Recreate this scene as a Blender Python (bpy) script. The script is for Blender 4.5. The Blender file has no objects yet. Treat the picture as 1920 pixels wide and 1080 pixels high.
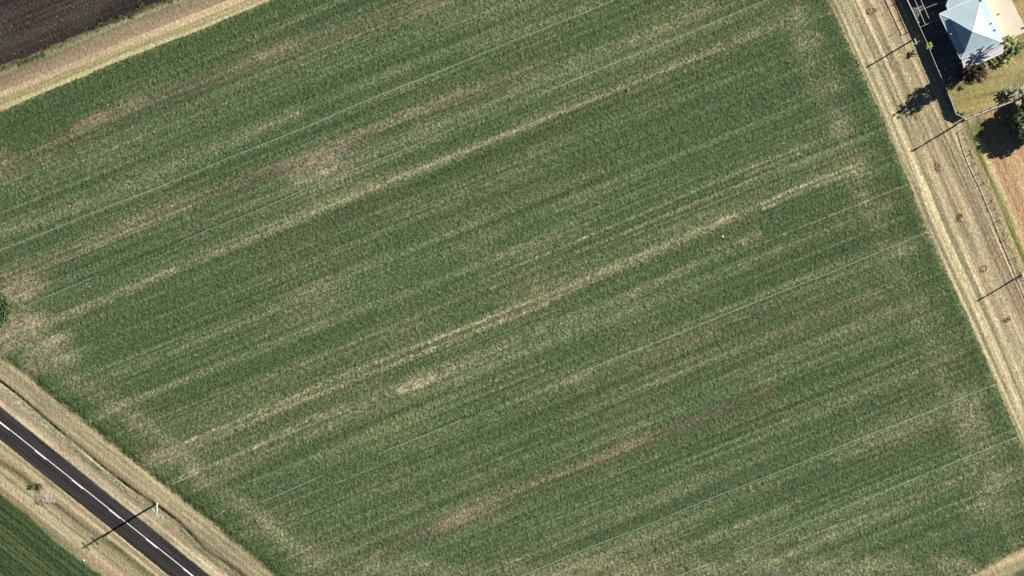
import bpy, bmesh, math, random
import numpy as np
from mathutils import Vector, Matrix

# ------------------------------------------------------------------ camera, sky, sun
S = 0.13                       # metres per photo pixel on the ground
LEAN = (0.030, 0.205)          # how far a top shifts per metre of height (the survey plane is to the north)
H = 2440.0
CAM = np.array([-LEAN[0] * H, LEAN[1] * H, H])
D = float(np.linalg.norm(CAM))
Fw = -CAM / D
Rt = np.cross(Fw, [0, 1, 0]); Rt /= np.linalg.norm(Rt)
Up = np.cross(Rt, Fw)
TX = 960 * S / D

sc = bpy.context.scene
col = sc.collection
cam_d = bpy.data.cameras.new('camera')
cam = bpy.data.objects.new('camera', cam_d); col.objects.link(cam)
cam_d.sensor_width = 36.0
cam_d.lens = 18.0 / TX
cam_d.clip_start = 50.0
cam_d.clip_end = 9000.0
cam.matrix_world = Matrix(((Rt[0], Up[0], -Fw[0], CAM[0]),
                           (Rt[1], Up[1], -Fw[1], CAM[1]),
                           (Rt[2], Up[2], -Fw[2], CAM[2]),
                           (0, 0, 0, 1)))
sc.camera = cam

SUN_EL = 27.0
SUN_AZ = 31.3                  # degrees anticlockwise from +X
EXPOSURE = 1.12
world = bpy.data.worlds.new('World'); sc.world = world
world.use_nodes = True
wn = world.node_tree.nodes; wl = world.node_tree.links
sky = wn.new('ShaderNodeTexSky'); sky.sky_type = 'NISHITA'; sky.sun_disc = False
sky.sun_elevation = math.radians(SUN_EL)
sky.sun_rotation = math.radians(90 - SUN_AZ)
sky.altitude = 3000; sky.air_density = 0.6; sky.dust_density = 0.2; sky.ozone_density = 1.2
wn['Background'].inputs['Strength'].default_value = 0.05
wl.new(sky.outputs['Color'], wn['Background'].inputs['Color'])
sun_d = bpy.data.lights.new('sun', 'SUN')
sun = bpy.data.objects.new('sun', sun_d); col.objects.link(sun)
sun_d.energy = 5.0; sun_d.angle = math.radians(0.5); sun_d.color = (1.0, 0.965, 0.91)
se, sa = math.radians(SUN_EL), math.radians(SUN_AZ)
SUN = Vector((math.cos(se) * math.cos(sa), math.cos(se) * math.sin(sa), math.sin(se)))
sun.rotation_euler = SUN.to_track_quat('Z', 'Y').to_euler()
sun.location = SUN * 300
sc.view_settings.view_transform = 'Standard'
sc.view_settings.look = 'None'
sc.view_settings.exposure = EXPOSURE
sc.view_settings.gamma = 1.0
sc.cycles.max_bounces = 4
sc.cycles.use_denoising = False
sc.cycles.caustics_reflective = False; sc.cycles.caustics_refractive = False; sc.cycles.sample_clamp_indirect = 1.0

# ------------------------------------------------------------------ helpers
rnd = random.Random(7)
KEXP = 1.55
def lin(c):
    c = np.asarray(c, float) / 255.0
    return np.where(c <= 0.04045, c / 12.92, ((c + 0.045) / 1.055) ** 2.4)
def alb(r, g, b, k=KEXP):
    """albedo of a sunlit level surface seen at this picture value"""
    return tuple(np.clip(lin((r, g, b)) / k, 0.002, 0.85))

def plan(px, py, z=0.0):
    """plan position (metres) of the survey point (px, py) at height z"""
    px = np.asarray(px, float); py = np.asarray(py, float); z = np.asarray(z, float)
    a = (px - 960) / 960 * TX; b = (540 - py) / 960 * TX
    dx = Fw[0] + a * Rt[0] + b * Up[0]
    dy = Fw[1] + a * Rt[1] + b * Up[1]
    dz = Fw[2] + a * Rt[2] + b * Up[2]
    t = (z - CAM[2]) / dz
    return CAM[0] + t * dx, CAM[1] + t * dy, z + 0 * t
def V(px, py, z=0.0):
    x, y, zz = plan(px, py, z)
    return Vector((float(x), float(y), float(zz)))

def tag(o, label=None, cat=None, group=None, kind=None):
    if label: o['label'] = label
    if cat: o['category'] = cat
    if group: o['group'] = group
    if kind: o['kind'] = kind
    return o
def thing(name, label, cat, loc=(0, 0, 0), rz=0.0, group=None):
    o = bpy.data.objects.new(name, None); col.objects.link(o)
    o.empty_display_size = 0.3
    o.location = loc; o.rotation_euler = (0, 0, rz)
    return tag(o, label, cat, group)
def obj(name, me, mat=None, parent=None, smooth=False):
    if isinstance(me, bmesh.types.BMesh):
        bm = me; me = bpy.data.meshes.new(name); bm.to_mesh(me); bm.free()
    if mat: me.materials.append(mat)
    if smooth:
        me.polygons.foreach_set('use_smooth', [True] * len(me.polygons))
    o = bpy.data.objects.new(name, me); col.objects.link(o)
    if parent: o.parent = parent
    return o
def mesh_np(name, verts, faces_flat, nper):
    me = bpy.data.meshes.new(name)
    nv = len(verts); nf = len(faces_flat) // nper
    me.vertices.add(nv); me.vertices.foreach_set('co', np.ascontiguousarray(verts, dtype=np.float32).ravel())
    me.loops.add(nf * nper); me.loops.foreach_set('vertex_index', np.ascontiguousarray(faces_flat, dtype=np.int32))
    me.polygons.add(nf)
    me.polygons.foreach_set('loop_start', np.arange(nf, dtype=np.int32) * nper)
    me.update(calc_edges=True)
    return me

def add_box(bm, c, size, rz=0.0, tilt=None):
    m = Matrix.Translation(c) @ Matrix.Rotation(rz, 4, 'Z')
    if tilt: m = m @ tilt
    m = m @ Matrix.Diagonal((size[0], size[1], size[2], 1))
    bmesh.ops.create_cube(bm, size=1.0, matrix=m)
def add_bar(bm, a, b, w, h):
    """square bar between two points"""
    a = Vector(a); b = Vector(b); d = b - a
    q = d.to_track_quat('X', 'Z').to_matrix().to_4x4()
    m = Matrix.Translation((a + b) / 2) @ q @ Matrix.Diagonal((d.length, w, h, 1))
    bmesh.ops.create_cube(bm, size=1.0, matrix=m)
def add_tube(bm, pts, radii, seg=8, cap=True):
    rings = []
    n = len(pts)
    for i, p in enumerate(pts):
        p = Vector(p)
        d = Vector(pts[min(i + 1, n - 1)]) - Vector(pts[max(i - 1, 0)])
        q = d.to_track_quat('Z', 'Y')
        r = radii[i] if hasattr(radii, '__len__') else radii
        rings.append([bm.verts.new(p + q @ Vector((math.cos(t) * r, math.sin(t) * r, 0)))
                      for t in [2 * math.pi * k / seg for k in range(seg)]])
    for i in range(n - 1):
        for k in range(seg):
            bm.faces.new((rings[i][k], rings[i][(k + 1) % seg], rings[i + 1][(k + 1) % seg], rings[i + 1][k]))
    if cap:
        bm.faces.new(list(reversed(rings[0]))); bm.faces.new(rings[-1])
def add_slab(bm, pts, th):
    """polygon (any heights) with thickness th downwards"""
    top = [bm.verts.new(Vector(p)) for p in pts]
    bot = [bm.verts.new(Vector(p) - Vector((0, 0, th))) for p in pts]
    n = len(pts)
    f = bm.faces.new(top)
    bm.faces.new(list(reversed(bot)))
    for i in range(n):
        bm.faces.new((top[i], bot[i], bot[(i + 1) % n], top[(i + 1) % n]))
    bmesh.ops.recalc_face_normals(bm, faces=bm.faces[:])

# ------------------------------------------------------------------ materials
def mat(name, rgb, rough=0.8, metal=0.0, var=0.15, scale=3.0, bump=0.0, bscale=None, spec=0.3):
    m = bpy.data.materials.new(name); m.use_nodes = True
    n = m.node_tree.nodes; l = m.node_tree.links
    b = n['Principled BSDF']
    b.inputs['Roughness'].default_value = rough
    b.inputs['Metallic'].default_value = metal
    b.inputs['Specular IOR Level'].default_value = spec
    tc = n.new('ShaderNodeTexCoord')
    t = n.new('ShaderNodeTexNoise'); t.inputs['Scale'].default_value = scale; t.inputs['Detail'].default_value = 5
    l.new(tc.outputs['Object'], t.inputs['Vector'])
    r = n.new('ShaderNodeValToRGB')
    r.color_ramp.elements[0].position = 0.3; r.color_ramp.elements[1].position = 0.7
    r.color_ramp.elements[0].color = tuple(max(0, x * (1 - var)) for x in rgb) + (1,)
    r.color_ramp.elements[1].color = tuple(min(1, x * (1 + var)) for x in rgb) + (1,)
    l.new(t.outputs['Fac'], r.inputs['Fac']); l.new(r.outputs['Color'], b.inputs['Base Color'])
    if bump:
        t2 = n.new('ShaderNodeTexNoise'); t2.inputs['Scale'].default_value = bscale or scale * 4
        l.new(tc.outputs['Object'], t2.inputs['Vector'])
        bp = n.new('ShaderNodeBump'); bp.inputs['Strength'].default_value = bump; bp.inputs['Distance'].default_value = 0.05
        l.new(t2.outputs['Fac'], bp.inputs['Height']); l.new(bp.outputs['Normal'], b.inputs['Normal'])
    return m
def ground_mat(name, var, scale, bump, bdist):
    """colour of the soil cover from its cover attribute, broken up with fine procedural noise"""
    m = bpy.data.materials.new(name); m.use_nodes = True
    n = m.node_tree.nodes; l = m.node_tree.links
    b = n['Principled BSDF']
    b.inputs['Roughness'].default_value = 1.0; b.inputs['Specular IOR Level'].default_value = 0.0
    at = n.new('ShaderNodeAttribute'); at.attribute_name = 'cover'
    tc = n.new('ShaderNodeTexCoord')
    t = n.new('ShaderNodeTexNoise'); t.inputs['Scale'].default_value = scale; t.inputs['Detail'].default_value = 4
    l.new(tc.outputs['Object'], t.inputs['Vector'])
    mr = n.new('ShaderNodeMapRange'); mr.inputs['From Min'].default_value = 0.25; mr.inputs['From Max'].default_value = 0.75
    mr.inputs['To Min'].default_value = 1 - var; mr.inputs['To Max'].default_value = 1 + var
    l.new(t.outputs['Fac'], mr.inputs['Value'])
    mx = n.new('ShaderNodeVectorMath'); mx.operation = 'SCALE'
    l.new(at.outputs['Color'], mx.inputs[0]); l.new(mr.outputs['Result'], mx.inputs['Scale'])
    l.new(mx.outputs['Vector'], b.inputs['Base Color'])
    t2 = n.new('ShaderNodeTexNoise'); t2.inputs['Scale'].default_value = scale * 1.7; t2.inputs['Detail'].default_value = 3
    l.new(tc.outputs['Object'], t2.inputs['Vector'])
    bp = n.new('ShaderNodeBump'); bp.inputs['Strength'].default_value = bump; bp.inputs['Distance'].default_value = bdist
    l.new(t2.outputs['Fac'], bp.inputs['Height']); l.new(bp.outputs['Normal'], b.inputs['Normal'])
    return m
def leaf_mat(name, a, c, rough=0.7):
    m = bpy.data.materials.new(name); m.use_nodes = True
    n = m.node_tree.nodes; l = m.node_tree.links
    b = n['Principled BSDF']; b.inputs['Roughness'].default_value = rough
    b.inputs['Specular IOR Level'].default_value = 0.25
    g = n.new('ShaderNodeNewGeometry')
    r = n.new('ShaderNodeValToRGB')
    r.color_ramp.elements[0].color = tuple(a) + (1,); r.color_ramp.elements[1].color = tuple(c) + (1,)
    l.new(g.outputs['Random Per Island'], r.inputs['Fac']); l.new(r.outputs['Color'], b.inputs['Base Color'])
    return m

M = dict(
    crop=ground_mat('crop leaves', 0.45, 7.0, 0.6, 0.08),
    verge=ground_mat('dry mown grass', 0.30, 5.0, 0.5, 0.05),
    soil=ground_mat('tilled soil', 0.35, 4.0, 0.7, 0.06),
    asphalt=mat('asphalt', alb(57, 51, 51), 0.9, 0, 0.18, 1.6, 0.3, 20),
    paint=mat('road paint', (0.66, 0.65, 0.64), 0.7, 0, 0.12, 2.0),
    concrete=mat('pale concrete', alb(238, 226, 198, 1.6), 0.85, 0, 0.05, 0.35),
    roof=mat('painted roof sheet', (0.345, 0.425, 0.44), 0.45, 0.0, 0.06, 0.8),
    ridge=mat('ridge capping', (0.62, 0.70, 0.72), 0.45, 0, 0.04, 1.0),
    awning=mat('faded awning sheet', (0.52, 0.49, 0.49), 0.5, 0, 0.06, 1.0),
    gutter=mat('gutter', (0.60, 0.67, 0.68), 0.5, 0, 0.05, 2.0),
    wall=mat('weatherboard', (0.62, 0.60, 0.55), 0.7, 0, 0.05, 3.0),
    glass=mat('window glass', (0.03, 0.04, 0.05), 0.1, 0, 0.05, 3.0, spec=0.6),
    dark=mat('dark metal', (0.035, 0.038, 0.04), 0.6, 0, 0.1, 5.0),
    sheet=mat('dark fence sheet', (0.055, 0.075, 0.085), 0.55, 0, 0.06, 2.0),
    cap=mat('fence capping', (0.50, 0.54, 0.57), 0.5, 0, 0.06, 2.0),
    steel=mat('galvanised steel', (0.50, 0.51, 0.50), 0.45, 0.3, 0.1, 5.0),
    timber=mat('weathered timber', (0.34, 0.31, 0.26), 0.85, 0, 0.2, 6.0, 0.2),
    timber_pale=mat('pale timber', (0.46, 0.43, 0.37), 0.85, 0, 0.15, 6.0, 0.2),
    ceramic=mat('insulator', (0.55, 0.55, 0.53), 0.3, 0, 0.05, 5.0),
    pipe=mat('pale hose', (0.46, 0.52, 0.44), 0.6, 0, 0.12, 0.3),
    white=mat('white plastic', (0.8, 0.8, 0.76), 0.5, 0, 0.05, 5.0),
    stone=mat('rubble', (0.25, 0.22, 0.175), 0.95, 0, 0.35, 2.5, 0.4),
    stone_pale=mat('pale clods', (0.50, 0.45, 0.36), 0.95, 0, 0.25, 3.0, 0.3),
    bark=mat('bark', (0.13, 0.10, 0.075), 0.95, 0, 0.3, 5.0, 0.4),
    leaf_green=leaf_mat('bush leaves', (0.050, 0.080, 0.026), (0.110, 0.160, 0.055)),
    leaf_dark=leaf_mat('dark leaves', (0.022, 0.018, 0.014), (0.060, 0.045, 0.022)),
    leaf_rust=leaf_mat('rust leaves', (0.14, 0.060, 0.020), (0.26, 0.13, 0.05)),
    leaf_palm=leaf_mat('palm fronds', (0.090, 0.115, 0.030), (0.26, 0.27, 0.10), 0.5),
    leaf_deep=leaf_mat('deep green fronds', (0.028, 0.045, 0.018), (0.12, 0.155, 0.07), 0.5),
    leaf_grey=leaf_mat('grey green fronds', (0.12, 0.125, 0.075), (0.30, 0.30, 0.20), 0.6),
    leaf_weed=leaf_mat('weed leaves', (0.035, 0.055, 0.02), (0.17, 0.18, 0.07)),
    straw=leaf_mat('dry stalks', (0.20, 0.17, 0.11), (0.42, 0.38, 0.27)),
)

# ------------------------------------------------------------------ the ground, in plan
STEP = 1.25
x0, x1, y0, y1 = -46, 1966, -36, 1116
nx = int((x1 - x0) / STEP) + 1; ny = int((y1 - y0) / STEP) + 1
gx = x0 + STEP * np.arange(nx); gy = y0 + STEP * np.arange(ny)
X, Y = np.meshgrid(gx, gy)
rng = np.random.default_rng(11)
fy = np.fft.fftfreq(ny, STEP)[:, None]; fx = np.fft.rfftfreq(nx, STEP)[None, :]
def noise(su, sv, deg=0.0):
    """gaussian noise, unit deviation; su along the direction deg (anticlockwise in plan), sv across, in survey pixels"""
    a = math.radians(deg)
    fu = fx * math.cos(a) - fy * math.sin(a); fv = fx * math.sin(a) + fy * math.cos(a)
    w = np.fft.rfft2(rng.standard_normal((ny, nx)))
    w *= np.exp(-2 * math.pi ** 2 * ((fu * su) ** 2 + (fv * sv) ** 2))
    r = np.fft.irfft2(w, s=(ny, nx))
    return (r - r.mean()) / (r.std() + 1e-9)
def smooth(a, b, t):
    t = np.clip((t - a) / (b - a), 0, 1); return t * t * (3 - 2 * t)
def keys(t, ks):
    """colour by position across a strip: ks = [(pos, (r,g,b)), ...] picture values -> albedo"""
    p = [k[0] for k in ks]; c = np.array([alb(*k[1]) for k in ks])
    return np.stack([np.interp(t, p, c[:, i]) for i in range(3)], -1)
def mix(a, b, t):
    t = np.clip(t, 0, 1)[..., None]; return a * (1 - t) + np.asarray(b) * t
def seg_dist(pts, soft=None):
    """distance to a polyline and signed side (positive below/right of its direction), plus position along"""
    best = np.full(X.shape, 1e9); side = np.zeros(X.shape); along = np.zeros(X.shape); acc = 0
    for (ax, ay), (bx, by) in zip(pts[:-1], pts[1:]):
        dx, dy = bx - ax, by - ay; L = math.hypot(dx, dy)
        t = np.clip(((X - ax) * dx + (Y - ay) * dy) / (L * L), 0, 1)
        d = np.hypot(X - ax - t * dx, Y - ay - t * dy)
        s = ((Y - ay) * dx - (X - ax) * dy) / L
        k = d < best
        best[k] = d[k]; side[k] = s[k]; along[k] = (acc + t * L)[k]; acc += L
    return best, side, along

ROW = 22.0                                           # crop rows run at this angle
n_fine = noise(0.6, 0.6); n_leaf = noise(1.1, 0.85, 60); n_tuft = noise(2.4, 1.8, 60); n_row0 = noise(110, 1.1, ROW); n_mid = noise(9, 6, ROW)
n_blob = noise(38, 22, ROW); n_big = noise(120, 60, ROW)
n_row1 = noise(170, 3.0, ROW); n_row2 = noise(280, 7, ROW); n_row3 = noise(420, 18, ROW)
n_edge = noise(12, 4, ROW) * 0.35 + noise(2.0, 2.0) * 0.6

TL = [(-60, 234), (0, 208), (238, 108.3), (374, 57), (512, 0), (620, -44)]
RT = [(-60, 1527), (0, 1554), (15, 1561), (100, 1601), (199, 1645), (340, 1704), (431, 1738), (600, 1817), (700, 1860), (846, 1921), (1130, 2046)]
LL = [(-60, 622), (0, 667), (64, 716), (116, 759), (151, 785), (271, 882), (315, 916), (400, 983), (516, 1078), (600, 1146)]
def ip(x, pts): return np.interp(x, [p[0] for p in pts], [p[1] for p in pts])
s_tl = (Y - ip(X, TL)) * 0.927 + n_edge * 0.8
dxr = X - ip(Y, RT)                                  # right of the field's eastern edge
s_rt = -dxr * 0.907 + n_edge * 1.2
s_ll = (ip(X, LL) - Y) * 0.778 + n_edge * 1.5
s_br = (1080 - (X - 1818) * 0.53 - Y) * 0.883 + n_edge * 1.5
ROAD_A, ROAD_B, ROAD_M = (763.6, 0.804), (823.6, 0.806), (791.0, 0.797)
r_up = (Y - (ROAD_A[0] + ROAD_A[1] * X)) * 0.779     # >0 below the road's upper edge
r_lo = (Y - (ROAD_B[0] + ROAD_B[1] * X)) * 0.779     # >0 below its lower edge
LF = [(-60, 878), (0, 922.6), (50, 960), (101, 1011), (151, 1049), (192, 1080), (260, 1134)]
s_lf = (Y - ip(X, LF)) * 0.78 + n_edge * 1.0
PF = [(1700, -1), (1725, 51), (1745, 98), (1767.6, 150), (1785, 192), (1793, 214), (1807, 240), (1816, 268), (1830, 304), (1848, 343),
      (1861, 376), (1876, 411), (1889, 446), (1904, 481), (1918, 517), (1950, 592), (2000, 710)]
d_pf, side_pf, along_pf = seg_dist([(1660, -90)] + PF)
side_pf = -side_pf                                   # >0 on the yard / paddock side
YF = [(1809, 224), (1860, 204), (1904, 187), (1990, 154)]
d_yf, side_yf, along_yf = seg_dist([(1740, 251)] + YF)

Z_CROP, Z_VERGE, Z_TRACK, Z_MARGIN, Z_SOIL, Z_LAWN, Z_PADDOCK, Z_FIELD2 = range(8)
zone = np.full(X.shape, Z_CROP)
zone[s_rt < 0] = Z_TRACK
zone[(s_rt < 0) & (side_pf > 0) & (side_yf < 0)] = Z_LAWN
zone[(s_rt < 0) & (side_pf > 0) & (side_yf >= 0)] = Z_PADDOCK
zone[s_br < 0] = np.where((s_rt < 0)[s_br < 0], zone[s_br < 0], Z_TRACK)
zone[s_tl < 0] = Z_MARGIN
zone[-s_tl + noise(10, 4, ROW) * 1.5 > 75] = Z_SOIL
zone[s_ll < 0] = Z_VERGE
zone[s_lf > 0] = Z_FIELD2

# --- crop: how dry and how bare it is
dull = np.zeros(X.shape); fresh = np.zeros(X.shape); dark = np.zeros(X.shape)
dry = np.zeros(X.shape); bare = np.zeros(X.shape); lush = np.zeros(X.shape)
patch = 0.5 + 0.5 * np.tanh(n_mid * 0.9 + noise(50, 4, ROW) * 0.9)
def streak(dst, pts, w, k, rough=0.38):
    d, s, a = seg_dist(pts)
    d = np.abs(d + n_mid * w * 0.10)
    ends = smooth(0, 50, a) if False else 1.0
    v = 0.92 * k * np.exp(-(d / (w * 0.95 + 0.5)) ** 2) * (1 - rough + rough * 2 * patch)
    np.maximum(dst, v, out=dst)
def blob(dst, cx, cy, ru, rv, k, deg=ROW):
    a = math.radians(deg); u = (X - cx) * math.cos(a) - (Y - cy) * math.sin(a); v = (X - cx) * math.sin(a) + (Y - cy) * math.cos(a)
    d = np.hypot(u / ru, v / rv) + n_mid * 0.16 + n_blob * 0.05
    np.maximum(dst, k * np.exp(-d ** 2 * 1.1) * (0.55 + 0.9 * patch), out=dst)
def off(pts, o): return [(x + 0.37 * o, y + 0.93 * o) for x, y in pts]
S1 = [(352, 836), (620, 722), (800, 650), (1025, 562)]
streak(dry, off(S1, -7), 4.5, 0.62); streak(dry, off(S1, 6), 4.5, 0.66); streak(dry, S1, 14, 0.36)
S1b = [(1025, 562), (1110, 520), (1250, 462), (1380, 405)]
streak(dry, S1b, 11, 0.50); streak(dry, off(S1b, -4), 3, 0.55)
S1c = [(1430, 385), (1540, 338), (1618, 310)]
streak(dry, off(S1c, -5), 3.5, 0.65); streak(dry, off(S1c, 6), 4, 0.60)
S2 = [(84, 606), (200, 556), (350, 494), (500, 434), (640, 375), (800, 310), (960, 246)]
streak(dry, S2, 3.5, 0.60); streak(dry, off(S2, 3), 8, 0.33)
S2b = [(960, 246), (1150, 170), (1330, 100), (1480, 42)]
streak(dry, S2b, 3.5, 0.55); streak(dry, off(S2b, -6), 9, 0.32)
streak(dry, [(470, 842), (600, 780), (760, 715), (900, 665), (1010, 617), (1170, 560), (1300, 495), (1420, 440)], 10, 0.36)
streak(dry, [(870, 685), (1000, 625), (1150, 565)], 4, 0.42)
blob(dry, 785, 716, 55, 15, 0.80); blob(dry, 850, 690, 60, 12, 0.45); blob(dry, 1090, 590, 90, 12, 0.4)
streak(dry, [(905, 525), (1200, 402), (1330, 345)], 2.6, 0.36); streak(dry, [(920, 540), (1230, 412), (1400, 340), (1480, 305)], 2.6, 0.42)
streak(dry, [(1330, 345), (1450, 296), (1600, 240)], 3, 0.48); streak(dry, [(1400, 327), (1500, 287)], 2.4, 0.45)
streak(dry, [(1000, 545), (1060, 520)], 6, 0.4)
streak(dry, [(1430, 1062), (1560, 1003), (1700, 945), (1880, 865)], 7, 0.38); streak(dry, [(1500, 1010), (1640, 960), (1830, 885)], 3, 0.42)
streak(dry, [(1250, 1040), (1480, 950)], 8, 0.26)
streak(dry, [(240, 755), (420, 680), (560, 622), (720, 560)], 6, 0.26); streak(dry, [(210, 700), (300, 662)], 5, 0.25)
streak(dry, [(760, 335), (900, 275), (1060, 210), (1200, 150)], 4, 0.25)
streak(dry, [(880, 90), (1030, 40), (1120, 5)], 10, 0.24)
streak(dry, [(960, 165), (1100, 105), (1260, 45), (1340, 10)], 10, 0.33)
streak(dry, [(640, 262), (760, 215), (860, 170)], 7, 0.30)
streak(dry, [(0, 435), (120, 395), (300, 320), (430, 265), (560, 210)], 12, 0.24)
streak(dry, [(420, 870), (560, 820), (720, 750)], 12, 0.24)
streak(dry, [(1080, 730), (1180, 690), (1350, 620)], 5, 0.24); blob(dry, 1075, 712, 45, 9, 0.34)
streak(dry, [(1530, 780), (1680, 715), (1800, 660)], 9, 0.24); streak(dry, [(1570, 860), (1760, 790)], 10, 0.28)
blob(dry, 1700, 800, 120, 30, 0.34); blob(dry, 1810, 770, 40, 45, 0.40); blob(dry, 1870, 890, 45, 28, 0.42); blob(dry, 1845, 945, 40, 14, 0.40)
for cx, cy, ru, rv, k in [(1515, 78, 26, 22, 0.50), (1500, 30, 20, 26, 0.34), (1562, 150, 14, 30, 0.30), (1578, 236, 16, 24, 0.55),
                          (1605, 322, 22, 14, 0.58), (1622, 370, 12, 24, 0.42), (1690, 470, 30, 18, 0.28), (1520, 300, 60, 10, 0.25),
                          (38, 548, 46, 17, 0.85), (62, 606, 24, 20, 0.95), (100, 640, 36, 16, 0.60), (132, 670, 26, 14, 0.45),
                          (220, 762, 46, 14, 0.42), (255, 775, 20, 22, 0.45), (330, 850, 52, 20, 0.50), (362, 875, 18, 20, 0.45), (24, 640, 36, 22, 0.5)]:
    blob(dry, cx, cy, ru, rv, k)
S4 = [(0, 525), (90, 490), (250, 420), (440, 345), (600, 285), (760, 215), (900, 170), (1000, 130)]
streak(dull, S4, 12, 0.62); streak(dull, off(S4, 14), 6, 0.5); streak(bare, off(S4, -7), 2.5, 0.35); streak(bare, off(S4, 8), 2.5, 0.35); streak(dark, off(S4, 15), 4, 0.7)
blob(bare, 598, 296, 74, 18, 1.25); blob(bare, 565, 318, 60, 9, 0.5); blob(dry, 600, 326, 56, 12, 0.7); blob(bare, 640, 330, 30, 8, 0.5)
S5 = [(-20, 332), (120, 262), (250, 203), (350, 165), (480, 112), (600, 72), (760, 18), (830, -10)]
streak(dull, S5, 18, 0.85); streak(dull, off(S5, 9), 7, 0.85); streak(bare, off(S5, 13), 2, 0.3); streak(dark, off(S5, 8), 3, 0.6)
blob(bare, 175, 226, 46, 13, 0.75); blob(bare, 505, 100, 50, 14, 0.60); blob(bare, 0, 300, 30, 24, 0.6); blob(bare, 250, 195, 40, 12, 0.5)
S6 = [(700, 1040), (790, 997), (880, 955), (1000, 905), (1110, 866), (1250, 803), (1340, 772), (1440, 730)]
streak(dull, S6, 12, 0.7); streak(dull, off(S6, 14), 14, 0.45); streak(bare, S6, 2.5, 0.45)
blob(bare, 872, 965, 62, 15, 1.3); blob(bare, 1180, 835, 70, 11, 0.45); blob(bare, 1310, 785, 50, 10, 0.45); blob(bare, 590, 1040, 60, 18, 0.5)
streak(dark, off(S1, 17), 7, 0.8); streak(dark, off(S1b, 14), 7, 0.7); streak(dark, off(S1c, 15), 8, 0.8); streak(dark, off(S2, 11), 6, 0.6); streak(dark, off(S2b, 10), 6, 0.5)
streak(dark, [(0, 480), (160, 415), (330, 345), (480, 285)], 7, 0.5); streak(dark, [(600, 240), (800, 155), (1000, 75)], 7, 0.4)
streak(dull, [(480, 480), (640, 410), (760, 362)], 16, 0.4); streak(dull, [(1150, 700), (1400, 600), (1600, 520)], 16, 0.35); streak(dull, [(1450, 640), (1700, 540)], 14, 0.3)
for a_ in [(300, 615, 210, 52, 1.0), (950, 470, 280, 44, 0.7), (760, 110, 220, 34, 0.7), (520, 660, 160, 24, 0.6), (1240, 520, 220, 26, 0.5), (330, 330, 200, 26, 0.6),
           (1100, 930, 240, 34, 0.6), (820, 1040, 200, 26, 0.7), (1500, 700, 200, 26, 0.5), (640, 900, 200, 26, 0.5), (1380, 200, 200, 24, 0.5)]: blob(fresh, *a_)
for cx, cy, ru, rv, k in [(34, 545, 50, 20, 0.8), (8, 625, 46, 30, 1.0), (50, 612, 40, 30, 0.7), (95, 668, 46, 34, 0.6), (60, 690, 30, 30, 0.5), (300, 858, 50, 16, 0.55), (270, 850, 30, 20, 0.4),
                          (450, 1000, 40, 14, 0.3), (1250, 700, 200, 16, 0.22), (1480, 620, 150, 14, 0.22), (1880, 960, 50, 22, 0.4), (1830, 800, 40, 40, 0.25)]:
    blob(bare, cx, cy, ru, rv, k)
# wheel lines of the drill and sprayer, in pairs along the rows
vv = X * math.sin(math.radians(ROW)) + Y * math.cos(math.radians(ROW))
wig = 1.2 * noise(260, 30, ROW)
rl = random.Random(17); v0 = 40.0; lines = np.zeros(X.shape)
while v0 < 1780:
    kk = rl.uniform(0.08, 0.26); gate = smooth(-0.5, 0.9, noise(170, 12, ROW)) 
    for o_ in (0.0, rl.uniform(13, 16)):
        lines = np.maximum(lines, kk * gate * np.exp(-((vv - v0 - o_ + wig) / rl.uniform(1.3, 2.2)) ** 2))
    v0 += rl.uniform(38, 80)
head = 0.5 + 0.5 * np.tanh(noise(34, 14, -66) * 1.1)
dry = np.maximum(dry, 0.19 * np.exp(-((s_rt - 88) / 24) ** 2) * head * smooth(20, 80, s_tl))
bare = np.maximum(bare, 0.20 * np.exp(-((s_rt - 78) / 20) ** 2) * (1 - head) * smooth(20, 80, s_tl))
head2 = 0.5 + 0.5 * np.tanh(noise(30, 12, -40) * 1.1)
bare = np.maximum(bare, 0.34 * np.exp(-((s_ll - 52) / 20) ** 2) * head2)
dry = np.maximum(dry, 0.40 * np.exp(-((s_ll - 66) / 18) ** 2) * (1 - head2))
edge_d = np.minimum(np.minimum(s_tl, s_rt), np.minimum(s_ll, s_br))
lush = np.exp(-(np.maximum(edge_d, 0) / 34) ** 2) * 0.8
blob(lush, 250, 640, 260, 60, 0.35); blob(lush, 60, 230, 120, 40, 0.8); blob(lush, 700, 130, 200, 30, 0.3)
blob(lush, 1250, 560, 300, 30, 0.25); blob(lush, 1650, 880, 220, 36, 0.3); blob(lush, 900, 1050, 260, 24, 0.35); blob(lush, 1480, 740, 240, 26, 0.3)
for pts in ([(420, 830), (700, 715), (1000, 590)], [(1280, 500), (1640, 350)], [(560, 420), (900, 285)]):
    blob(lush, pts[0][0] + 180, pts[0][1] - 75 + 26, 240, 11, 0.45)
tone = 0.030 * n_row1 + 0.035 * n_row2 + 0.022 * n_row3 + 0.022 * n_blob + 0.012 * n_big
dry_n = np.clip(0.045 - 0.06 * fresh + 0.75 * tone + 0.025 * n_row0 - 0.14 * lush, 0, 0.55)
dry_t = np.clip(np.maximum(dry_n, dry * 1.0) + 1.1 * lines * (1 - dry) + 0.05 * n_tuft * (dry + 0.3), 0, 1)
bare_t = np.clip(bare + 0.10 * np.maximum(n_row2 * 0.6 + n_blob * 0.6 - 0.6, 0) - 0.25 * lush * (bare < 0.3), 0, 1)
hue = np.clip(0.5 + 0.22 * n_blob + 0.22 * n_big + 0.12 * noise(300, 10, ROW), 0, 1)
g1 = np.array(alb(85, 103, 67)); g2 = np.array(alb(89, 104, 66))
crop = mix(np.broadcast_to(g1, X.shape + (3,)), g2, hue)
crop = mix(crop, alb(82, 107, 67), fresh * 0.6)
crop = mix(crop, alb(74, 92, 54), lush * 0.75)
crop = mix(crop, alb(108, 101, 76), dull * 0.62)
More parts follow.
